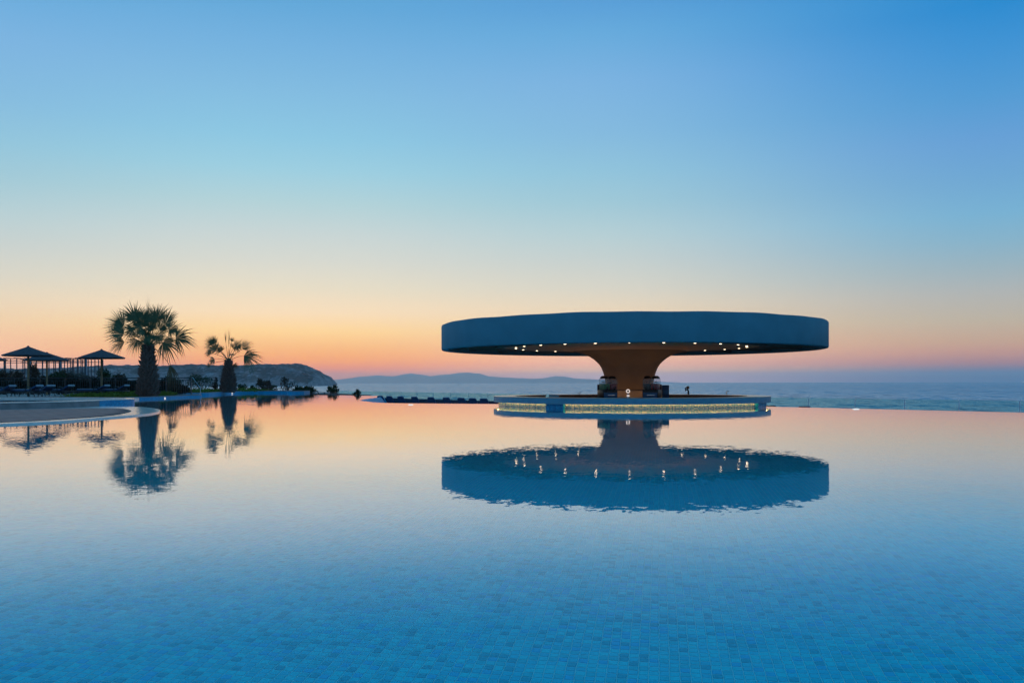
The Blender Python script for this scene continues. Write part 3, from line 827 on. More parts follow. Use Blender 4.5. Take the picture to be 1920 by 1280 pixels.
def lounger_parts(t, back=radians(58), cushion='navy_fabric', frame='black_metal', pillow='cushion_white', W=0.66, hoops=False):
    L = 1.9
    m = MB()
    for sy in (-1, 1): m.rbox((0, sy * (W / 2 - .02), 0.30), (L, 0.04, 0.06), 0.008)
    for sx in (-1, 1): m.rbox((sx * (L / 2 - .02), 0, 0.30), (0.04, W - .085, 0.055), 0.008)
    m.build('frame', frame, t, True)
    for sx in (-1, 1):
        for sy in (-1, 1):
            m = MB(); m.tube([(sx * .78, sy * (W / 2 - .03), 0.29), (sx * .84, sy * (W / 2 - .03), 0)], 0.022, 8); m.build('leg', frame, t, True)
    m = MB(); m.rbox((0.30, 0, 0.375), (1.28, W - .04, 0.09), 0.03); m.build('cushion', cushion, t, True)
    h = Vector((-0.36, 0, 0.36)); l = 0.62; d = Vector((-cos(back), 0, sin(back)))
    c = h + d * (l / 2)
    m = MB(); m.rbox(c, (l, W - .04, 0.09), 0.03, 0, ('Y', back)); b = m.build('backrest', cushion, t, True)
    e = h + d * (l + .015)
    m = MB(); m.rbox(e, (0.12, W - .12, 0.13), 0.05, 0, ('Y', back)); m.build('headrest', pillow, b, True)
    if hoops:
        for sy in (-1, 1):
            m = MB(); m.tube([(-0.45 + .24 * cos(pi * k / 12), sy * (W / 2 + .02), 0.28 + 0.30 * sin(pi * k / 12)) for k in range(13)], 0.022, 8); m.build('arm_hoop', frame, t, True)
    return t
bl = [725, 742, 763.5, 789.5, 820.5, 849.5, 877.5, 899, 920]
names = ['first navy lounger back beyond the pool edge, next to the curved water lip', 'second navy lounger back from the curved water lip', 'third navy lounger back from the curved water lip',
         'fourth navy lounger back from the curved water lip', 'middle navy lounger back in the row beyond the pool edge', 'fourth navy lounger back left of the round bar counter',
         'third navy lounger back left of the round bar counter', 'second navy lounger back left of the round bar counter', 'navy lounger back touching the left end of the bar counter']
spots = [(x, n_) for x, n_ in zip(bl, names)] + [(1455, 'dark lounger just showing over the pool edge right of the bar'), (1519, 'dark lounger showing over the pool edge, farther right of the bar')]
proto = None
for x, lab in spots:
    q = Vector((*fence_pt(x, -1.15 if x < 1400 else .75), LT))
    rz = radians(50)
    if proto is None:
        proto = empty('sun_lounger', q, rz); lounger_parts(proto, radians(62), 'navy_fabric', 'navy_dark', 'navy_fabric', 0.62); o = proto
    else: o = copy_tree(proto)
    o.location = q; o.rotation_euler = (0, 0, radians(52))
    tag(o, lab, 'sun lounger', 'navy loungers on the lower terrace')
# sloping ground under the loungers: tops come level with the water
for o in [o for o in C.objects if o.name.startswith('sun_lounger') and not o.parent]:
    o.location.z = LT - 0.03 if o.location.x < 8 else LT - 0.11

# ------------------------------------------------------------------ paved deck at the water's edge, raised pool
dk = [P(-40, 796.5, .04), P(0, 794.3, .04), P(100, 789.8, .04), P(190, 782.5, .04), P(255, 777.3, .04), P(290, 773, .04), P(301, 769, .04), P(288, 764.8, .04), P(262, 762.4, .04), P(225, 761.5, .04)]
dk = [(p.x, p.y) for p in smooth_open(dk, 6)] + [(-19, 38.5), (-44.9, 38.5), (-44.9, 6), (-24, 6), (-17, 13)]
deck = structure(MB().prism(ccw(dk), DEPTH, 0.04).build('paved_deck', 'coping_white'))
pv = [P(-60, 794.6, .044), P(0, 791.6, .044), P(100, 786.6, .044), P(190, 780.4, .044), P(228, 775.6, .044), P(246, 770.6, .044), P(236, 766.8, .044), P(215, 765.2, .044), P(133, 765.4, .044), P(0, 768.5, .044), P(-60, 771, .044)]
pv = [(p.x, p.y) for p in smooth_open(pv, 6)] + [(-44, 29), (-44, 8), (-24, 8), (-17.5, 14)]
pvo = MB().prism(ccw(pv), 0.02, 0.046).build('paving', 'joint_dark', deck)
pst = MB(); pa = radians(78); ca_, sa_ = cos(pa), sin(pa); rp_ = random.Random(9); PL, PW = 0.60, 0.30
pvc = ccw(pv)
def in_pv(x, y):
    r = False
    for i in range(len(pvc)):
        a, b = pvc[i - 1], pvc[i]
        if (a[1] > y) != (b[1] > y) and x < (b[0] - a[0]) * (y - a[1]) / (b[1] - a[1]) + a[0]: r = not r
    return r
for iv in range(-20, 110):
    for iu in range(-10, 90):
        u = (iu + .5 * (iv % 2)) * PL; v = iv * PW
        x, y = -12 + u * ca_ - v * sa_, 8 + u * sa_ + v * ca_
        if x < -27 or y < 14: continue
        cs = [(x + du * ca_ - dv * sa_, y + du * sa_ + dv * ca_) for du, dv in ((-.294, -.144), (.294, -.144), (.294, .144), (-.294, .144))]
        if not all(in_pv(*c) for c in cs): continue
        h_ = 0.053 + rp_.uniform(-.0015, .0015)
        pst.add([(cx, cy, 0.044) for cx, cy in cs] + [(x + (cx - x) * .985, y + (cy - y) * .97, h_) for cx, cy in cs], [(4, 5, 6, 7), (0, 1, 5, 4), (1, 2, 6, 5), (2, 3, 7, 6), (3, 0, 4, 7)])
ob = pst.build('paving_stones', 'paver', deck); ob['kind'] = 'stuff'

hp = [P(-70, 757, .3), P(0, 754.5, .3), P(70, 753.2, .3), P(133, 751.7, .3), P(195, 749.4, .3), P(238, 747.9, .3), P(252, 746.9, .3), P(238, 745.9, .3), P(190, 745.3, .3), P(100, 745.0, .3), P(0, 745.2, .3)]
hp = [(p.x, p.y) for p in smooth_open(hp, 6)] + [(-33, 44), (-33.5, 36), (-28, 31)]
hp = ccw(hp)
raised = empty('raised_pool', (-22, 37, 0)); tag(raised, 'low raised pool with pale rim and teal water left of the palm planter', 'pool')
def rel(poly, o): return [(p[0] - o.location.x, p[1] - o.location.y) for p in poly]
hr = rel(hp, raised)
i_split = [i for i, p in enumerate(hp) if CX + F * p[0] / p[1] > 182 and p[1] < 46]
stone = [p for p in hr]
w = wall_strip('wall', hr, -0.1, 0.30, 'wall_stone', raised, True)
seg = [hr[i] for i in i_split]
segp = [(p[0] * 1.0, p[1]) for p in seg]
cx_, cy_ = sum(p[0] for p in hr) / len(hr), sum(p[1] for p in hr) / len(hr)
out_ = []
for k, p in enumerate(segp):
    a = segp[max(k - 1, 0)]; b = segp[min(k + 1, len(segp) - 1)]
    t_ = Vector((b[0] - a[0], b[1] - a[1])).normalized(); out_.append((p[0] + t_.y * .012, p[1] - t_.x * .012))
wall_strip('mosaic_panel', out_, -0.1, 0.298, 'wall_mosaic', raised)
inn = offset_poly(hr, 0.30)
n = len(hr)
rimv = [(x, y, z) for x, y in offset_poly(hr, -0.03) for z in (0.27, 0.31)] + [(x, y, z) for x, y in inn for z in (0.31, 0.15)]
rf = []
for i in range(n):
    q = (i + 1) % n
    A0, A1, B0, B1 = 2 * i, 2 * i + 1, 2 * n + 2 * i, 2 * n + 2 * i + 1
    C0, C1, D0, D1 = 2 * q, 2 * q + 1, 2 * n + 2 * q, 2 * n + 2 * q + 1
    rf += [(A0, C0, C1, A1), (A1, C1, D0, B0), (B0, D0, D1, B1)]
mesh_obj('rim', rimv, rf, 'coping_white', raised)
mesh_obj('water', [(x, y, 0.235) for x, y in offset_poly(hr, 0.28)], [tuple(range(n))], 'hot_tub_water', raised)

# upper terrace
LK = 1.177                      # distance of the terrace, worked out from how far things and their mirror images stand from the horizon
ZTER = 0.14
tp = [(-44.98, 44.5), (-30.1, 44.5), (-30.1, 72.7), (-33, 73), (-33, 92), (-44.98, 92)]
structure(MB().prism(ccw(tp), DEPTH, ZTER).build('terrace', 'terrace_stone'))
structure(MB().prism(ccw([(-110, 43), (-45.0, 43), (-45.0, 108), (-110, 108)]), -0.5, ZTER - .01).build('terrace', 'terrace_stone'))
structure(MB().prism(ccw([(-30.1, 45.5), (-21.5, 45.5), (-23.3, 55.0), (-30.1, 55.0)]), DEPTH, ZTER - .03).build('terrace_step', 'coping_white'))

def planter(name, front, back, ztop, label, lamp):
    f = [(p.x, p.y) for p in smooth_open(front, 6)]
    poly = f + back
    org = Vector((sum(p[0] for p in poly) / len(poly), sum(p[1] for p in poly) / len(poly), 0))
    t = empty(name, org); tag(t, label, 'planter')
    cc = ccw(poly); r_ = rel(cc, t)
    wall_strip('wall', r_, DEPTH, ztop, 'wall_mosaic', t, True)
    n = len(r_); inn = offset_poly(r_, 0.16)
    v = [(x, y, z) for x, y in offset_poly(r_, -0.02) for z in (ztop - .035, ztop + .012)] + [(x, y, z) for x, y in inn for z in (ztop + .012, ztop - .2)]
    fcs = []
    for i in range(n):
        q = (i + 1) % n
        fcs += [(2 * i, 2 * q, 2 * q + 1, 2 * i + 1), (2 * i + 1, 2 * q + 1, 2 * n + 2 * q, 2 * n + 2 * i), (2 * n + 2 * i, 2 * n + 2 * q, 2 * n + 2 * q + 1, 2 * n + 2 * i + 1)]
    mesh_obj('coping', v, fcs, 'wall_stone', t)
    mesh_obj('soil', [(x, y, ztop - .06) for x, y in offset_poly(r_, 0.14)], [tuple(range(n))], 'soil', t)
    lp = Vector((*lamp[:2], lamp[2])) - org
    m = MB(); m.tube([lp + Vector((-.02, 0, 0)), lp + Vector((0.05, -0.02, 0))], [0.085, 0.07], 16)
    for v in m.v: v.z = lp.z + (v.z - lp.z) * .45
    m.build('wall_lamp', 'white_lamp', t, True)
    return t
ZA, ZB = 0.16, 0.225
def K(*pts): return [(x * LK, y * LK) for x, y in pts]
frA = [P(228, 750.4), P(252, 749.1), P(300, 747.2), P(350, 744.8), P(378, 743.7)] + K((-20.75, 56.3), (-21.4, 57.4))
lampA = P(308, 746.8)
planter('palm_planter', frA, K((-23.5, 60.6), (-25.5, 60.5)) + [(-30.05, 55.05), (-23.6, 55.05)][0:1], ZA, 'nearer blue mosaic planter wall holding the larger palm', (lampA[0] + .02, lampA[1], 0.045))
frB = K((-23.0, 61.2)) + [P(392, 740.4), P(417, 738.7), P(450, 737.5)] + K((-22.2, 75.2), (-20.9, 75.8), (-19.4, 75.3)) + [P(541, 737.4), P(555, 737.2)] + K((-17.6, 74.2))
lampB = P(435, 738.0)
planter('palm_planter', frB, K((-17.9, 77.6), (-27.95, 77.8), (-27.95, 62.4)), ZB, 'farther blue mosaic planter wall holding the smaller palm', (lampB[0] + .02, lampB[1], 0.07))
# small white lights at the water line
for (x, y, lab) in ((770, 758.6, 'small white float on the water near the left overflow edge'), (1605, 766.8, 'small white float on the water near the right overflow edge')):
    q = P(x, y)
    t = empty('pool_float', (q[0], q[1], 0)); tag(t, lab, 'float', 'white floats on the pool')
    m = MB().lathe([(0.0, 0.03), (0.06, 0.027), (0.11, 0.016), (0.125, 0.004), (0.11, -0.02), (0.0, -0.03)], 24); m.build('shell', 'white_lamp', t, True)
    m = MB().tube([(0, 0, 0.026), (0, 0, 0.036)], 0.03, 10); m.build('cap', 'cushion_white', t, True)

# ------------------------------------------------------------------ palms
def frond(name, base, hub, dirv, L, parent, leaf='palm_leaf', spread=78, nseg=24, droop=0.25, nrm=None, sag=0.15, rnd=random):
    base, hub, d = Vector(base), Vector(hub), Vector(dirv).normalized()
    nrm = Vector(nrm if nrm else (rnd.uniform(-.35, .35), -1, rnd.uniform(.1, .7)))
    nrm = (nrm - d * nrm.dot(d)).normalized(); side = nrm.cross(d)
    vs, fs = [], []
    da = radians(2 * spread) / nseg
    for k in range(nseg + 1):
        ph = -radians(spread) + da * k + rnd.uniform(-.3, .3) * da
        Lk = L * (0.52 + 0.48 * cos(ph * .9)) * rnd.uniform(.86, 1.1)
        ax = d * cos(ph) + side * sin(ph); pe = -d * sin(ph) + side * cos(ph)
        dk = droop * rnd.uniform(.4, 2.0)
        i0 = len(vs)
        fold = (1 if k % 2 else -1) * 0.03 * L
        for s_, wf in ((0.02, .3), (0.22, 1.0), (0.42, .95), (0.64, .55), (0.84, .25), (1.0, .03)):
            r = s_ * Lk
            w_ = min(r * da * 0.62, L * 0.5 * da * 0.60) * (wf if s_ > .3 else 1)
            p = hub + ax * r + nrm * (abs(ph) * r * 0.22 + fold * min(1, s_ * 2) * .4) + Vector((0, 0, -1)) * dk * L * max(0, s_ - .3) ** 2 * 1.6
            vs += [p - pe * w_, p + pe * w_]
        for q in range(5):
            a = i0 + 2 * q; fs.append((a, a + 1, a + 3, a + 2))
    fr = mesh_obj(name, vs, fs, leaf, parent)
    mid = (base + hub) / 2 + Vector((0, 0, (hub - base).length * sag))
    pts = [base * (1 - t) ** 2 + mid * 2 * t * (1 - t) + hub * t * t for t in [i / 8 for i in range(9)]]
    MB().tube(pts, [0.035 - 0.021 * i / 8 for i in range(9)], 6).build('petiole', leaf, fr, True)
    return fr
def palm(name, label, foot, Y, trunk, crown, fronds, conv, seed, extra, kk=.88):
    rnd = random.Random(seed)
    t = empty(name, foot); tag(t, label, 'palm tree', 'fan palms in the planters')
    F0 = Vector(foot)
    z_top = trunk[-1][0]
    tb = MB(); tb.tube([(rnd.uniform(-.02, .02), 0, z) for z, r in trunk], [r * .80 for z, r in trunk], 20)
    tr = tb.build('trunk', 'trunk_bark', t, True)
    bm_ = MB(); zz = trunk[0][0] + .05; row = 0
    while zz < z_top:
        r = interp(trunk, zz); n_ = max(9, int(2 * pi * r / .20))
        for k in range(n_):
            a = 2 * pi * (k + .5 * (row % 2)) / n_ + rnd.uniform(-.1, .1)
            c, s_ = cos(a), sin(a); w_ = pi * r / n_ * 1.05; h_ = rnd.uniform(.20, .34); ou = rnd.uniform(.12, .27) * (0.6 + r)
            def pt_(rr, tt, z): return (rr * c - tt * s_, rr * s_ + tt * c, z)
            z0 = zz + rnd.uniform(-.03, .03); r0 = r * .78
            bm_.add([pt_(r0, -w_, z0), pt_(r0, w_, z0), pt_(r0 + ou * .55, w_ * .7, z0 + h_ * .5), pt_(r0 + ou * .55, -w_ * .7, z0 + h_ * .5), pt_(r0 + ou, w_ * .3, z0 + h_), pt_(r0 + ou, -w_ * .3, z0 + h_),
                     pt_(r0, -w_ * .6, z0 + h_ * .7), pt_(r0, w_ * .6, z0 + h_ * .7)],
                    [(0, 1, 2, 3), (3, 2, 4, 5), (5, 4, 7, 6), (0, 3, 6), (3, 5, 6), (1, 7, 2), (2, 7, 4)])
        zz += .15; row += 1
    b = bm_.build('leaf_bases', 'trunk_bark', tr); b['kind'] = 'stuff'
    cb = crown
    for (hx, hy, dx, dy, L, dep, opt) in fronds:
        px, py = conv(hx, hy)
        hub0 = at(px, py, Y + dep) - F0
        sc_ = (Y / F) * conv.scale
        k_ = 1.0 if opt.get('leaf') == 'palm_dead' or opt.get('spread', 74) < 20 else kk
        hub = Vector(cb) + (hub0 - Vector(cb)) * k_
        L = L + (hub0 - hub).length / sc_ * 0.62
        d = Vector((dx, opt.get('dy', dep * .25), -dy))
        base = Vector(cb) + Vector((rnd.uniform(-.1, .1), rnd.uniform(-.1, .1), rnd.uniform(-.1, .1)))
        frond('frond', base, hub, d, L * sc_ * 1.12, t, opt.get('leaf', 'palm_leaf'), opt.get('spread', 74) * (1 if opt.get('spread', 74) < 40 else 1.12), opt.get('n', 26), opt.get('droop', .14), opt.get('nrm'), opt.get('sag', .12), rnd)
    for (a, el, ln, L) in extra:      # fronds on the far and near side of the crown
        d = Vector((cos(a) * cos(el), sin(a) * cos(el), sin(el)))
        hub = Vector(cb) + d * ln
        frond('frond', Vector(cb), hub, d, L, t, 'palm_leaf', 72, 22, .28, (-d.x * d.z, -d.y * d.z, cos(el) + .05), .1, rnd)
    return t
class Conv:
    def __init__(s, x0, y0, k): s.x0, s.y0, s.k = x0, y0, k; s.scale = 1.0 / k
    def __call__(s, x, y): return s.x0 + x / s.k, s.y0 + y / s.k
YA = 48.5 * LK
fA = at(277.5, 717, YA); footA = (fA.x, fA.y, ZA - .07)
frA_ = [(585, 305, -.42, -1, 175, -.3, {}), (445, 385, -1, -.42, 190, .2, {'droop': .06, 'spread': 62}), (440, 490, -1, -.12, 165, -.3, {'droop': .08}), (450, 585, -1, .30, 150, .1, {'droop': .22, 'spread': 60}), (610, 555, -.35, .9, 130, -.5, {'droop': .3}),
        (741, 400, 0, -1, 265, 0, {'spread': 5, 'n': 10, 'droop': 0}), (775, 350, .12, -1, 165, .3, {'spread': 30, 'n': 14, 'droop': .05}), (850, 320, .32, -1, 190, .3, {'spread': 50}), (955, 365, .62, -.9, 180, -.2, {}), (1000, 440, 1, -.2, 140, -.4, {}),
        (1085, 532, 1, -.12, 205, .2, {'droop': .3}), (930, 588, .9, .45, 200, -.3, {'droop': .5}), (625, 325, -.2, -.6, 135, -.7, {}), (690, 430, -.6, .3, 120, -.8, {}), (800, 345, .1, -1, 140, -.5, {}),
        (560, 430, -.8, .45, 115, -.4, {}), (850, 510, .7, .55, 125, -.7, {}), (742, 500, .1, .3, 105, -.9, {}), (690, 300, .1, -.8, 120, .5, {}), (690, 400, -.15, -.8, 150, -.4, {}), (770, 400, .25, -.8, 140, -.3, {}), (620, 410, -.6, -.5, 130, .2, {}), (880, 420, .6, -.3, 130, .5, {}),
        (978, 842, .38, 1, 190, -.2, {'leaf': 'palm_dead', 'spread': 34, 'n': 16, 'droop': .5, 'sag': .25})]
palm('fan_palm', 'larger fan palm with thick shaggy trunk in the nearer planter', footA, YA, [(0, .66), (.4, .66), (.95, .61), (1.5, .53), (2.1, .46), (2.75, .38), (3.25, .32)],
     (0, 0, 3.36), frA_, Conv(150, 540, 5.82), 3, [(radians(a), radians(e), l, L) for a, e, l, L in ((95, 30, 1.0, .9), (70, 10, 1.1, .9), (120, 5, 1.1, .9), (100, 60, 1.1, .9), (-80, 50, .8, .75), (-130, 35, .8, .8), (-50, 30, .8, .8), (150, 50, .9, .8), (40, 50, .9, .8), (-95, 15, .7, .7), (10, 65, .8, .7), (170, 70, .8, .7))])
YB = 69.0 * LK
fB = at(428.5, 717, YB); footB = (fB.x, fB.y, ZB - .07)
frB_ = [(235, 265, -.5, -1, 115, -.3, {}), (275, 325, -.9, -.35, 135, -.2, {}), (205, 368, -1, -.05, 70, .2, {}), (245, 435, -.7, .55, 85, -.2, {'droop': .35}), (382, 270, -.06, -1, 135, .1, {'spread': 6, 'n': 8, 'droop': 0}),
        (412, 320, .04, -1, 215, -.1, {'spread': 4, 'n': 8, 'droop': 0}), (445, 235, .4, -.9, 60, .2, {'spread': 45, 'n': 14}), (500, 300, .9, -.45, 115, -.3, {}), (575, 320, .85, -.6, 140, .2, {'spread': 55}), (590, 398, 1, .22, 205, 0, {'droop': .38, 'spread': 60}),
        (330, 345, -.3, -.4, 90, -.6, {}), (465, 315, .3, -.3, 90, -.6, {}), (470, 500, .8, .5, 60, .3, {'leaf': 'palm_dead'}), (200, 500, -.6, .4, 50, .3, {'leaf': 'palm_dead'})]
palm('fan_palm', 'smaller fan palm with upright spear leaves in the farther planter', footB, YB, [(0, .74), (.5, .72), (1.05, .63), (1.6, .53), (2.25, .39), (2.8, .29)],
     (0, 0, 2.9), frB_, Conv(360, 600, 6.0), 8, [(radians(a), radians(e), l, L) for a, e, l, L in ((80, 40, .8, .6), (110, 15, .8, .6))], .96)

# ------------------------------------------------------------------ low planting and shrubs
def leaves(mb, c, rad, n, size, rnd, up=0.4, shape=1.0):
    for _ in range(n):
        while True:
            p = Vector((rnd.uniform(-1, 1), rnd.uniform(-1, 1), rnd.uniform(-1, 1)))
            if .12 < p.length < 1: break
        p = Vector((p.x * rad[0], p.y * rad[1], p.z * rad[2])) + Vector(c)
        d = Vector((rnd.gauss(0, 1), rnd.gauss(0, 1), rnd.gauss(up, .8))).normalized()
        sd = d.cross(Vector((rnd.gauss(0, 1), rnd.gauss(0, 1), rnd.gauss(0, 1)))).normalized()
        l = size * rnd.uniform(.6, 1.4); w_ = l * .22 * shape
        mb.add([p, p + d * l * .45 + sd * w_, p + d * l, p + d * l * .45 - sd * w_], [(0, 1, 2, 3)])
def in_poly(x, y, poly):
    r = False
    for i in range(len(poly)):
        a, b = poly[i - 1], poly[i]
        if (a[1] > y) != (b[1] > y) and x < (b[0] - a[0]) * (y - a[1]) / (b[1] - a[1]) + a[0]: r = not r
    return r
def cover(label, poly, z, n, h, seed):
    rnd = random.Random(seed); mb = MB(); k = 0
    xs_, ys_ = [p[0] for p in poly], [p[1] for p in poly]
    while k < n:
        x, y = rnd.uniform(min(xs_), max(xs_)), rnd.uniform(min(ys_), max(ys_))
        if not in_poly(x, y, poly): continue
        hh = h * (0.35 + 0.9 * abs(noise.noise(Vector((x * .9, y * .9, seed)))) * 1.6)
        leaves(mb, (x, y, z + hh * .4), (.22, .22, hh * .5), 8, .16, rnd, .8); k += 1
    o = mb.build('ground_cover', 'ground_cover'); o['kind'] = 'stuff'; o['label'] = label
    return o
polyA = K((-20.5, 47.5), (-20.9, 51), (-21.3, 55.5), (-23, 59.5), (-25, 59.5), (-24.8, 48))
polyB = K((-23.2, 63), (-22.9, 72), (-20.8, 76.4), (-25, 77), (-27, 70), (-26, 63))
cover('low green ground cover round the larger palm', polyA, ZA - .06, 1000, .30, 2)
cover('low green ground cover round the smaller palm', polyB, ZB - .06, 800, .32, 6)

def shrub(label, foot, blobs, mat, n, size, seed, stems=5, cat='shrub', up=.4, shape=1.0, name='shrub', group=None):
    rnd = random.Random(seed)
    t = empty(name, foot); tag(t, label, cat, group)
    mb = MB(); st = MB()
    for (c, r) in blobs:
        leaves(mb, c, r, int(n * r[0] * r[2] / sum(b[1][0] * b[1][2] for b in blobs)) + 20, size, rnd, up, shape)
    for k in range(stems):
        c, r = rnd.choice(blobs)
        e = Vector(c) + Vector((rnd.uniform(-.6, .6) * r[0], rnd.uniform(-.6, .6) * r[1], rnd.uniform(0, .8) * r[2]))
        b0 = Vector((rnd.uniform(-.1, .1), rnd.uniform(-.1, .1), 0))
        m_ = (b0 + e) / 2 + Vector((rnd.uniform(-.1, .1), rnd.uniform(-.1, .1), .1))
        st.tube([b0, m_, e], [.03, .02, .008], 5)
    mb.build('foliage', mat, t); st.build('stem', 'bark_dark', t, True)
    return t
def at_foot(px, Y, z): q = at(px, 717, Y * LK); return (q.x, q.y, z)
# dark hedge plants behind the iron railing
rh = random.Random(77)
hx = [8, 34, 62, 88, 112, 137, 162, 186, 212, 238, 262, 288, 312, 338]
for i, px in enumerate(hx):
    Y = 58.6 + rh.uniform(0, .8); hgt = rh.uniform(1.0, 1.35); gap = 1.08
    bl_ = [((0, 0, hgt * .45), (gap, .5, hgt * .48)), ((rh.uniform(-.4, .4), 0, hgt * .8), (.45, .35, hgt * .28)), ((rh.uniform(-.5, .5), .1, hgt * .5), (.6, .4, hgt * .4))]
    lab = 'dark leafy hedge plant behind the railing, ' + ['at the left edge', 'left of the highest parasol pole', 'just right of the highest parasol pole', 'at the second parasol pole', 'just right of the second parasol pole',
           'midway between second and lone parasol', 'left of the lone parasol', 'at the lone parasol pole', 'right of the lone parasol pole', 'left of the larger palm trunk', 'left half of the larger palm trunk',
           'right half of the larger palm trunk', 'right of the larger palm trunk', 'at the right end of the railing'][i]
    if i == 13: bl_ = bl_[:1]; bl_[0] = ((0, 0, .35), (.7, .5, .36))
    shrub(lab, at_foot(px, Y, ZTER), bl_, 'hedge_dark', 1500, .17, 100 + i, 6, 'hedge plant', .5, 1.2, 'hedge_plant', 'dark hedge behind the railing')
# brownish and grey scrub farther back
sc = [(30, 66, 1.9, .7, 'shrub_brown', 'reddish brown scrub bush under the leftmost whole parasol'), (66, 66, 2.1, .6, 'shrub_brown', 'reddish brown scrub bush between the two overlapping parasol poles'),
      (105, 66, 1.7, .8, 'shrub_green', 'dark green bush right of the second parasol pole'), (124, 67, 1.6, .6, 'shrub_brown', 'small brown bush below the right side of the pergola'),
      (140, 68, 1.7, .9, 'shrub_grey', 'pale grey scrub bush below the right pergola posts'), (161, 66, 1.5, .6, 'shrub_grey', 'grey scrub clump left of the right-hand parasol'),
      (200, 66, 1.8, .9, 'shrub_green', 'rounded green bush just right of the right-hand parasol pole'), (225, 67, 1.55, .7, 'shrub_brown', 'low brown bush left of the larger palm trunk'),
      (322, 70, 1.0, 1.0, 'shrub_green', 'green bush behind the hanging dead palm leaf'), (377, 80, 1.5, 1.3, 'shrub_green', 'dark green bush between the two palm trunks'),
      (3, 66, 1.7, .7, 'shrub_brown', 'dark brown bush at the left edge of the picture')]
for i, (px, Y, h_, w_, mt, lab) in enumerate(sc):
    h_ *= LK; w_ *= LK
    rr = random.Random(300 + i)
    bl_ = [((0, 0, h_ * .45), (w_, w_ * .6, h_ * .45))] + [((rr.uniform(-.6, .6) * w_, 0, h_ * rr.uniform(.55, .9)), (w_ * .45, w_ * .4, h_ * .22)) for _ in range(4)]
    shrub(lab, at_foot(px, Y, ZTER - .02), bl_, mt, 1200, .17, 300 + i, 7, 'bush', .6)
# plants beyond the far planter
fp = [(403, 78.2, 1.25, .28, 'shrub_brown', 'thin brown stump-like plant left of the smaller palm trunk', 260), (455, 78, .75, .7, 'shrub_green', 'low dark oleander right of the smaller palm trunk', 260), (474, 78.2, .62, .5, 'shrub_green', 'small spiky plant left of the brown shaggy bush', 160),
      (494, 78.5, 1.45, .75, 'shrub_brown', 'dark brown shaggy bush beyond the far planter wall', 900), (511, 79, .7, .45, 'shrub_green', 'small dark plant right of the brown shaggy bush', 160),
      (541, 79, 1.3, .95, 'shrub_brown', 'wispy brown bush at the far planter end', 330), (560, 78.5, .65, .5, 'shrub_green', 'spiky dark plant just right of the far planter end', 200), (575, 79, .62, .55, 'shrub_green', 'dark leafy plant at the left end of the low far railing', 260),
      (584, 80, .55, .5, 'shrub_green', 'small leafy plant behind the left end of the low far railing', 180), (624, 79.5, .62, .6, 'shrub_green', 'dark leafy plant at the right end of the low far railing', 300), (664, 76, .25, .2, 'shrub_green', 'tiny dark tuft on the far pool rim', 60), (672, 76, .45, .22, 'shrub_green', 'small dark plant standing alone on the far pool rim', 60)]
for i, (px, Y, h_, w_, mt, lab, n_) in enumerate(fp):
    h_ *= LK; w_ *= LK
    if px > 656: Y = 66
    rr = random.Random(500 + i)
    z0 = -.14 if px > 556 else -.10
    bl_ = [((0, 0, h_ * .4), (w_, w_ * .6, h_ * .4))] + [((rr.uniform(-.7, .7) * w_, 0, h_ * rr.uniform(.6, .95)), (w_ * .3, w_ * .3, h_ * .2)) for _ in range(3)]
    shrub(lab, at_foot(px, Y, z0), bl_, mt, n_ * 2 if h_ < .8 else n_, min(.2, .26 * h_ ** .8), 500 + i, 8, 'bush', 1.1)
structure(MB().prism(ccw([(-44, 91.6), (-21.0, 91.6), (-19.5, 88.5), (-15.5, 79.8), (-12.2, 75.6), (-13.2, 82), (-20, 99), (-44, 106)]), -2, -.12).build('far_bank', 'scrub_land'))

# ------------------------------------------------------------------ parasols and loungers on the upper terrace
def make_parasol():
    t = empty('parasol', (0, 0, 0))
    n_ = 40; mb = MB(); R_ = 1.24; z0, z1 = 2.10, 2.56
    rp = random.Random(4)
    ringz = []
    for (fr, zz) in ((1.0, z0), (.75, z0 + .12), (.5, z0 + .235), (.25, z0 + .35), (.03, z1)):
        for k in range(n_):
            a = 2 * pi * k / n_; pl = 1 + (.012 if k % 2 else -.012)
            mb.v.append(Vector((R_ * fr * pl * cos(a), R_ * fr * pl * sin(a), zz + (.012 if k % 2 else 0) * fr + (rp.uniform(-.025, .01) if fr == 1 else 0))))
    for i in range(4):
        for k in range(n_):
            q = (k + 1) % n_; mb.f.append((i * n_ + k, i * n_ + q, (i + 1) * n_ + q, (i + 1) * n_ + k))
    k0 = len(mb.v)
    for k in range(n_):
        a = 2 * pi * k / n_; mb.v.append(Vector((R_ * .97 * cos(a), R_ * .97 * sin(a), z0 - .045)))
    for k in range(n_):
        a = 2 * pi * k / n_; mb.v.append(Vector((.03 * cos(a), .03 * sin(a), z1 - .06)))
    for k in range(n_):
        q = (k + 1) % n_; mb.f += [(k, k0 + k, k0 + q, q), (k0 + k, k0 + n_ + k, k0 + n_ + q, k0 + q)]
    can = mb.build('canopy', 'thatch', t)
    MB().tube([(0, 0, z1 - .03), (0, 0, z1 + .03), (0, 0, z1 + .05)], [.07, .05, .01], 10).build('finial', 'thatch', can, True)
    MB().tube([(0, 0, 0), (0, 0, 2.5)], .052, 12).build('pole', 'wood_pole', t, True)
    rb = MB().tube([(.05, 0, z1 - .10), (R_ * .93, 0, z0 - .02)], .018, 6).mesh('rib', 'wood_pole')
    for k in range(8): add_obj('rib', rb, can, (0, 0, 0), (0, 0, pi / 4 * k))
    return t
par = make_parasol()
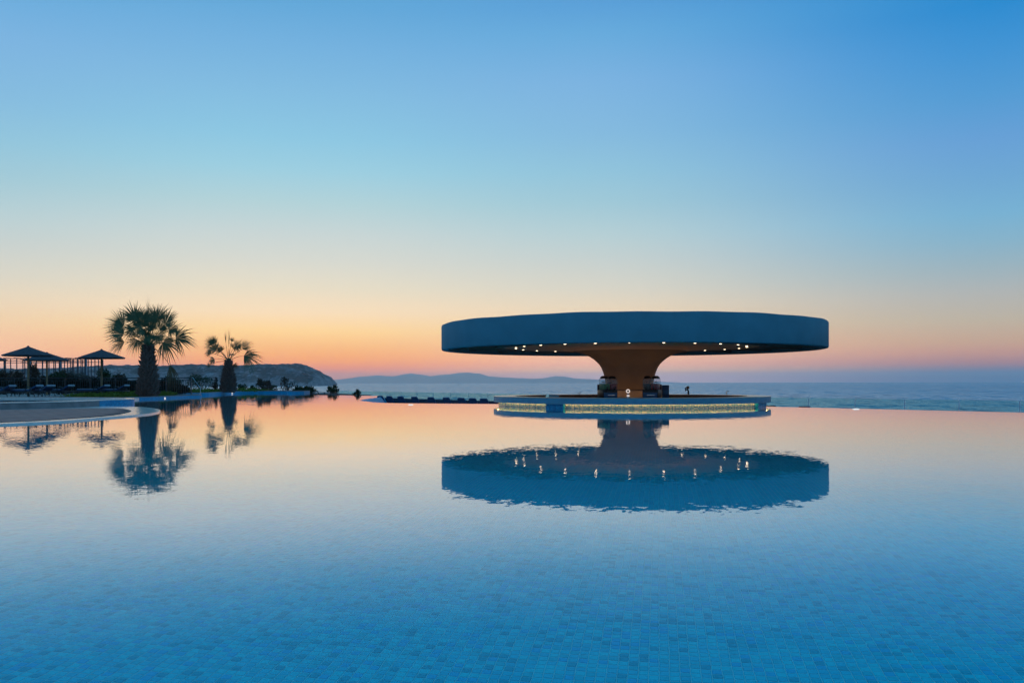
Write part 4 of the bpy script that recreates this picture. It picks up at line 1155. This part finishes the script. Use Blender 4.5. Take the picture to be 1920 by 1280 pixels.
for i, (px, eave, hw_, Y, lab) in enumerate(((53, 667, 44, 50.6, 'left thatched parasol on a wooden pole, the highest of the four'), (88, 676, 40.5, 55, 'thatched parasol overlapping the right edge of the highest one'),
                                     (190.5, 671.5, 41, 53.2, 'thatched parasol standing alone left of the larger palm'), (-31, 675.5, 40, 54, 'thatched parasol mostly cut off by the left edge'))):
    o = par if i == 0 else copy_tree(par)
    Y *= LK; hor = CY + (CX - px) * ROLL
    sz = (1 + (hor - eave) * Y / F - ZTER) / 2.08; sr = hw_ * Y / F / 1.24
    q = at(px, 717, Y); o.location = (q.x, q.y, ZTER); o.rotation_euler = (0, 0, .3 * i); o.scale = (sr, sr, sz)
    tag(o, lab, 'parasol', 'thatched parasols on the terrace')
up = [(175, 51.8, 172, 'white and navy lounger under the lone parasol, left of the pair'), (212, 51.8, 172, 'white and navy lounger under the lone parasol, right of the pair'), (108, 49.5, 168, 'rightmost lounger of the group under the overlapping parasols'),
      (78, 49.0, 150, 'lounger before the pole of the second parasol'), (50, 49.0, 165, 'lounger at the pole of the highest parasol'), (24, 49.4, 20, 'lounger left of the pole of the highest parasol'), (-2, 49.0, 168, 'lounger cut off by the left edge of the picture')]
pr2 = None
for i, (px, Y, a, lab) in enumerate(up):
    if pr2 is None:
        pr2 = empty('sun_lounger', (0, 0, 0)); lounger_parts(pr2, radians(26), 'navy_fabric', 'black_metal', 'cushion_white', .66, True); o = pr2
        m = MB(); m.rbox((0.30, 0, 0.43), (1.22, .58, 0.03), 0.012); m.build('towel', 'cushion_white', pr2, True)
    else: o = copy_tree(pr2)
    q = at(px, 717, Y * LK); o.location = (q.x, q.y, ZTER); o.rotation_euler = (0, 0, radians(a)); o.scale = (1.12,) * 3
    tag(o, lab, 'sun lounger', 'loungers on the upper terrace')

# ------------------------------------------------------------------ iron railing, low far railing, pergola
YR = 57.0 * LK
x0 = at(-20, 717, YR).x; x1 = at(358.5, 717, YR).x
ra = empty('iron_railing', (x0, YR, ZTER)); ra.scale = (1, 1, LK); tag(ra, 'black iron railing with upright bars behind the loungers and larger palm', 'railing')
Lr = x1 - x0
for nm, z, th in (('top_rail', 1.09, .06), ('upper_rail', .93, .035), ('bottom_rail', .12, .035)):
    MB().box((Lr / 2, 0, z), (Lr, .045, th)).build(nm, 'black_metal', ra)
pm = MB().box((0, 0, .555), (.07, .07, 1.11)).mesh('post', 'black_metal')
npst = 8
for k in range(npst + 1): add_obj('post', pm, ra, (Lr * k / npst, 0.0, 0))
bmsh = MB().box((0, 0, .525), (.022, .022, .80)).mesh('baluster', 'black_metal')
nb = int(Lr / .17)
for k in range(nb): add_obj('baluster', bmsh, ra, ((k + .5) * Lr / nb, 0, 0))
m = MB(); m.tube([(Lr, 0, 1.09), (Lr + .12, 0, 1.09), (Lr + .70, 0, .42), (Lr + .70, 0, 0)], .022, 8); m.build('stair_handrail', 'steel', ra, True)
m = MB(); m.box((Lr + .31, 0, .02), (.7, .3, .04)); m.build('stair_tread', 'terrace_stone', ra)
q0, q1 = at(586, 717, 86.0), at(632, 717, 80.0)
lr = empty('low_railing', (q0.x, q0.y, -.14)); tag(lr, 'low black railing on the far rim of the pool', 'railing')
dv = q1 - q0; dv.z = 0
for z in (.26, .13): 
    MB().box((dv.x / 2, dv.y / 2, z), (dv.length, .05, .05), atan2(dv.y, dv.x)).build('rail', 'black_metal', lr)
for k in range(5):
    MB().box((dv.x * k / 4, dv.y * k / 4, .14), (.07, .07, .30), atan2(dv.y, dv.x)).build('post', 'black_metal', lr)
YP = 75.0 * LK
pe = empty('pergola', (at(8, 717, YP).x, YP, ZTER - .02)); tag(pe, 'open dark metal pergola frame behind the parasols', 'pergola')
ox = pe.location.x
zt = 1 + (719 - 672.5) * YP / F - ZTER
pxs = [9, 20, 31.5, 43, 56, 68.5, 80, 92, 101, 112.5, 121, 132, 138, 145, 152, 160.5]
for i, px in enumerate(pxs):
    X = at(px, 717, YP).x - ox
    big = px in (9, 112.5, 160.5, 56)
    for dpt in (0, 3.0):
        xx = X + (0.35 if dpt else 0)
        w_ = .17 if big and not dpt else .075
        MB().box((xx, dpt, zt / 2), (w_, w_, zt)).build('post', 'pergola_paint', pe)
    if big and px != 9:
        MB().box((X + .12, -.03, zt * .5 if px == 56 else zt * .74), (.06, .12, zt if px == 56 else zt * .48)).build('pale_side_strip', 'pergola_pale', pe)  # paler strip along one side of the thick posts
Wp = at(161, 717, YP).x - ox
for z, dpt in ((zt, 0), (zt - .22, 0), (zt - .42, 0), (zt, 3.0), (zt - .3, 3.0)):
    MB().box((Wp / 2, dpt, z + .04), (Wp + .1, .07, .055)).build('rail', 'pergola_paint', pe)
for k in range(9):
    MB().box((Wp * k / 8, 1.5, zt + .10), (.06, 3.2, .06)).build('rafter', 'pergola_paint', pe)

# ------------------------------------------------------------------ a marker buoy out on the sea
q = at(860, 717, 2600)
t = empty('channel_buoy', (q.x, q.y, SEA_Z)); tag(t, 'tiny dark marker buoy on the sea below the mountains', 'buoy')
MB().lathe([(0, -.5), (1.3, -.5), (1.4, .4), (1.2, .9), (0, 1.0)], 20).build('hull', 'buoy_dark', t, True)
MB().tube([(0, 0, .9), (0, 0, 3.2), (0, 0, 4.6)], [.55, .35, .30], 10).build('tower', 'buoy_dark', t, True)
MB().lathe([(0, 4.6), (.5, 4.7), (.5, 5.1), (0, 5.6)], 12).build('top_mark', 'buoy_dark', t, True)
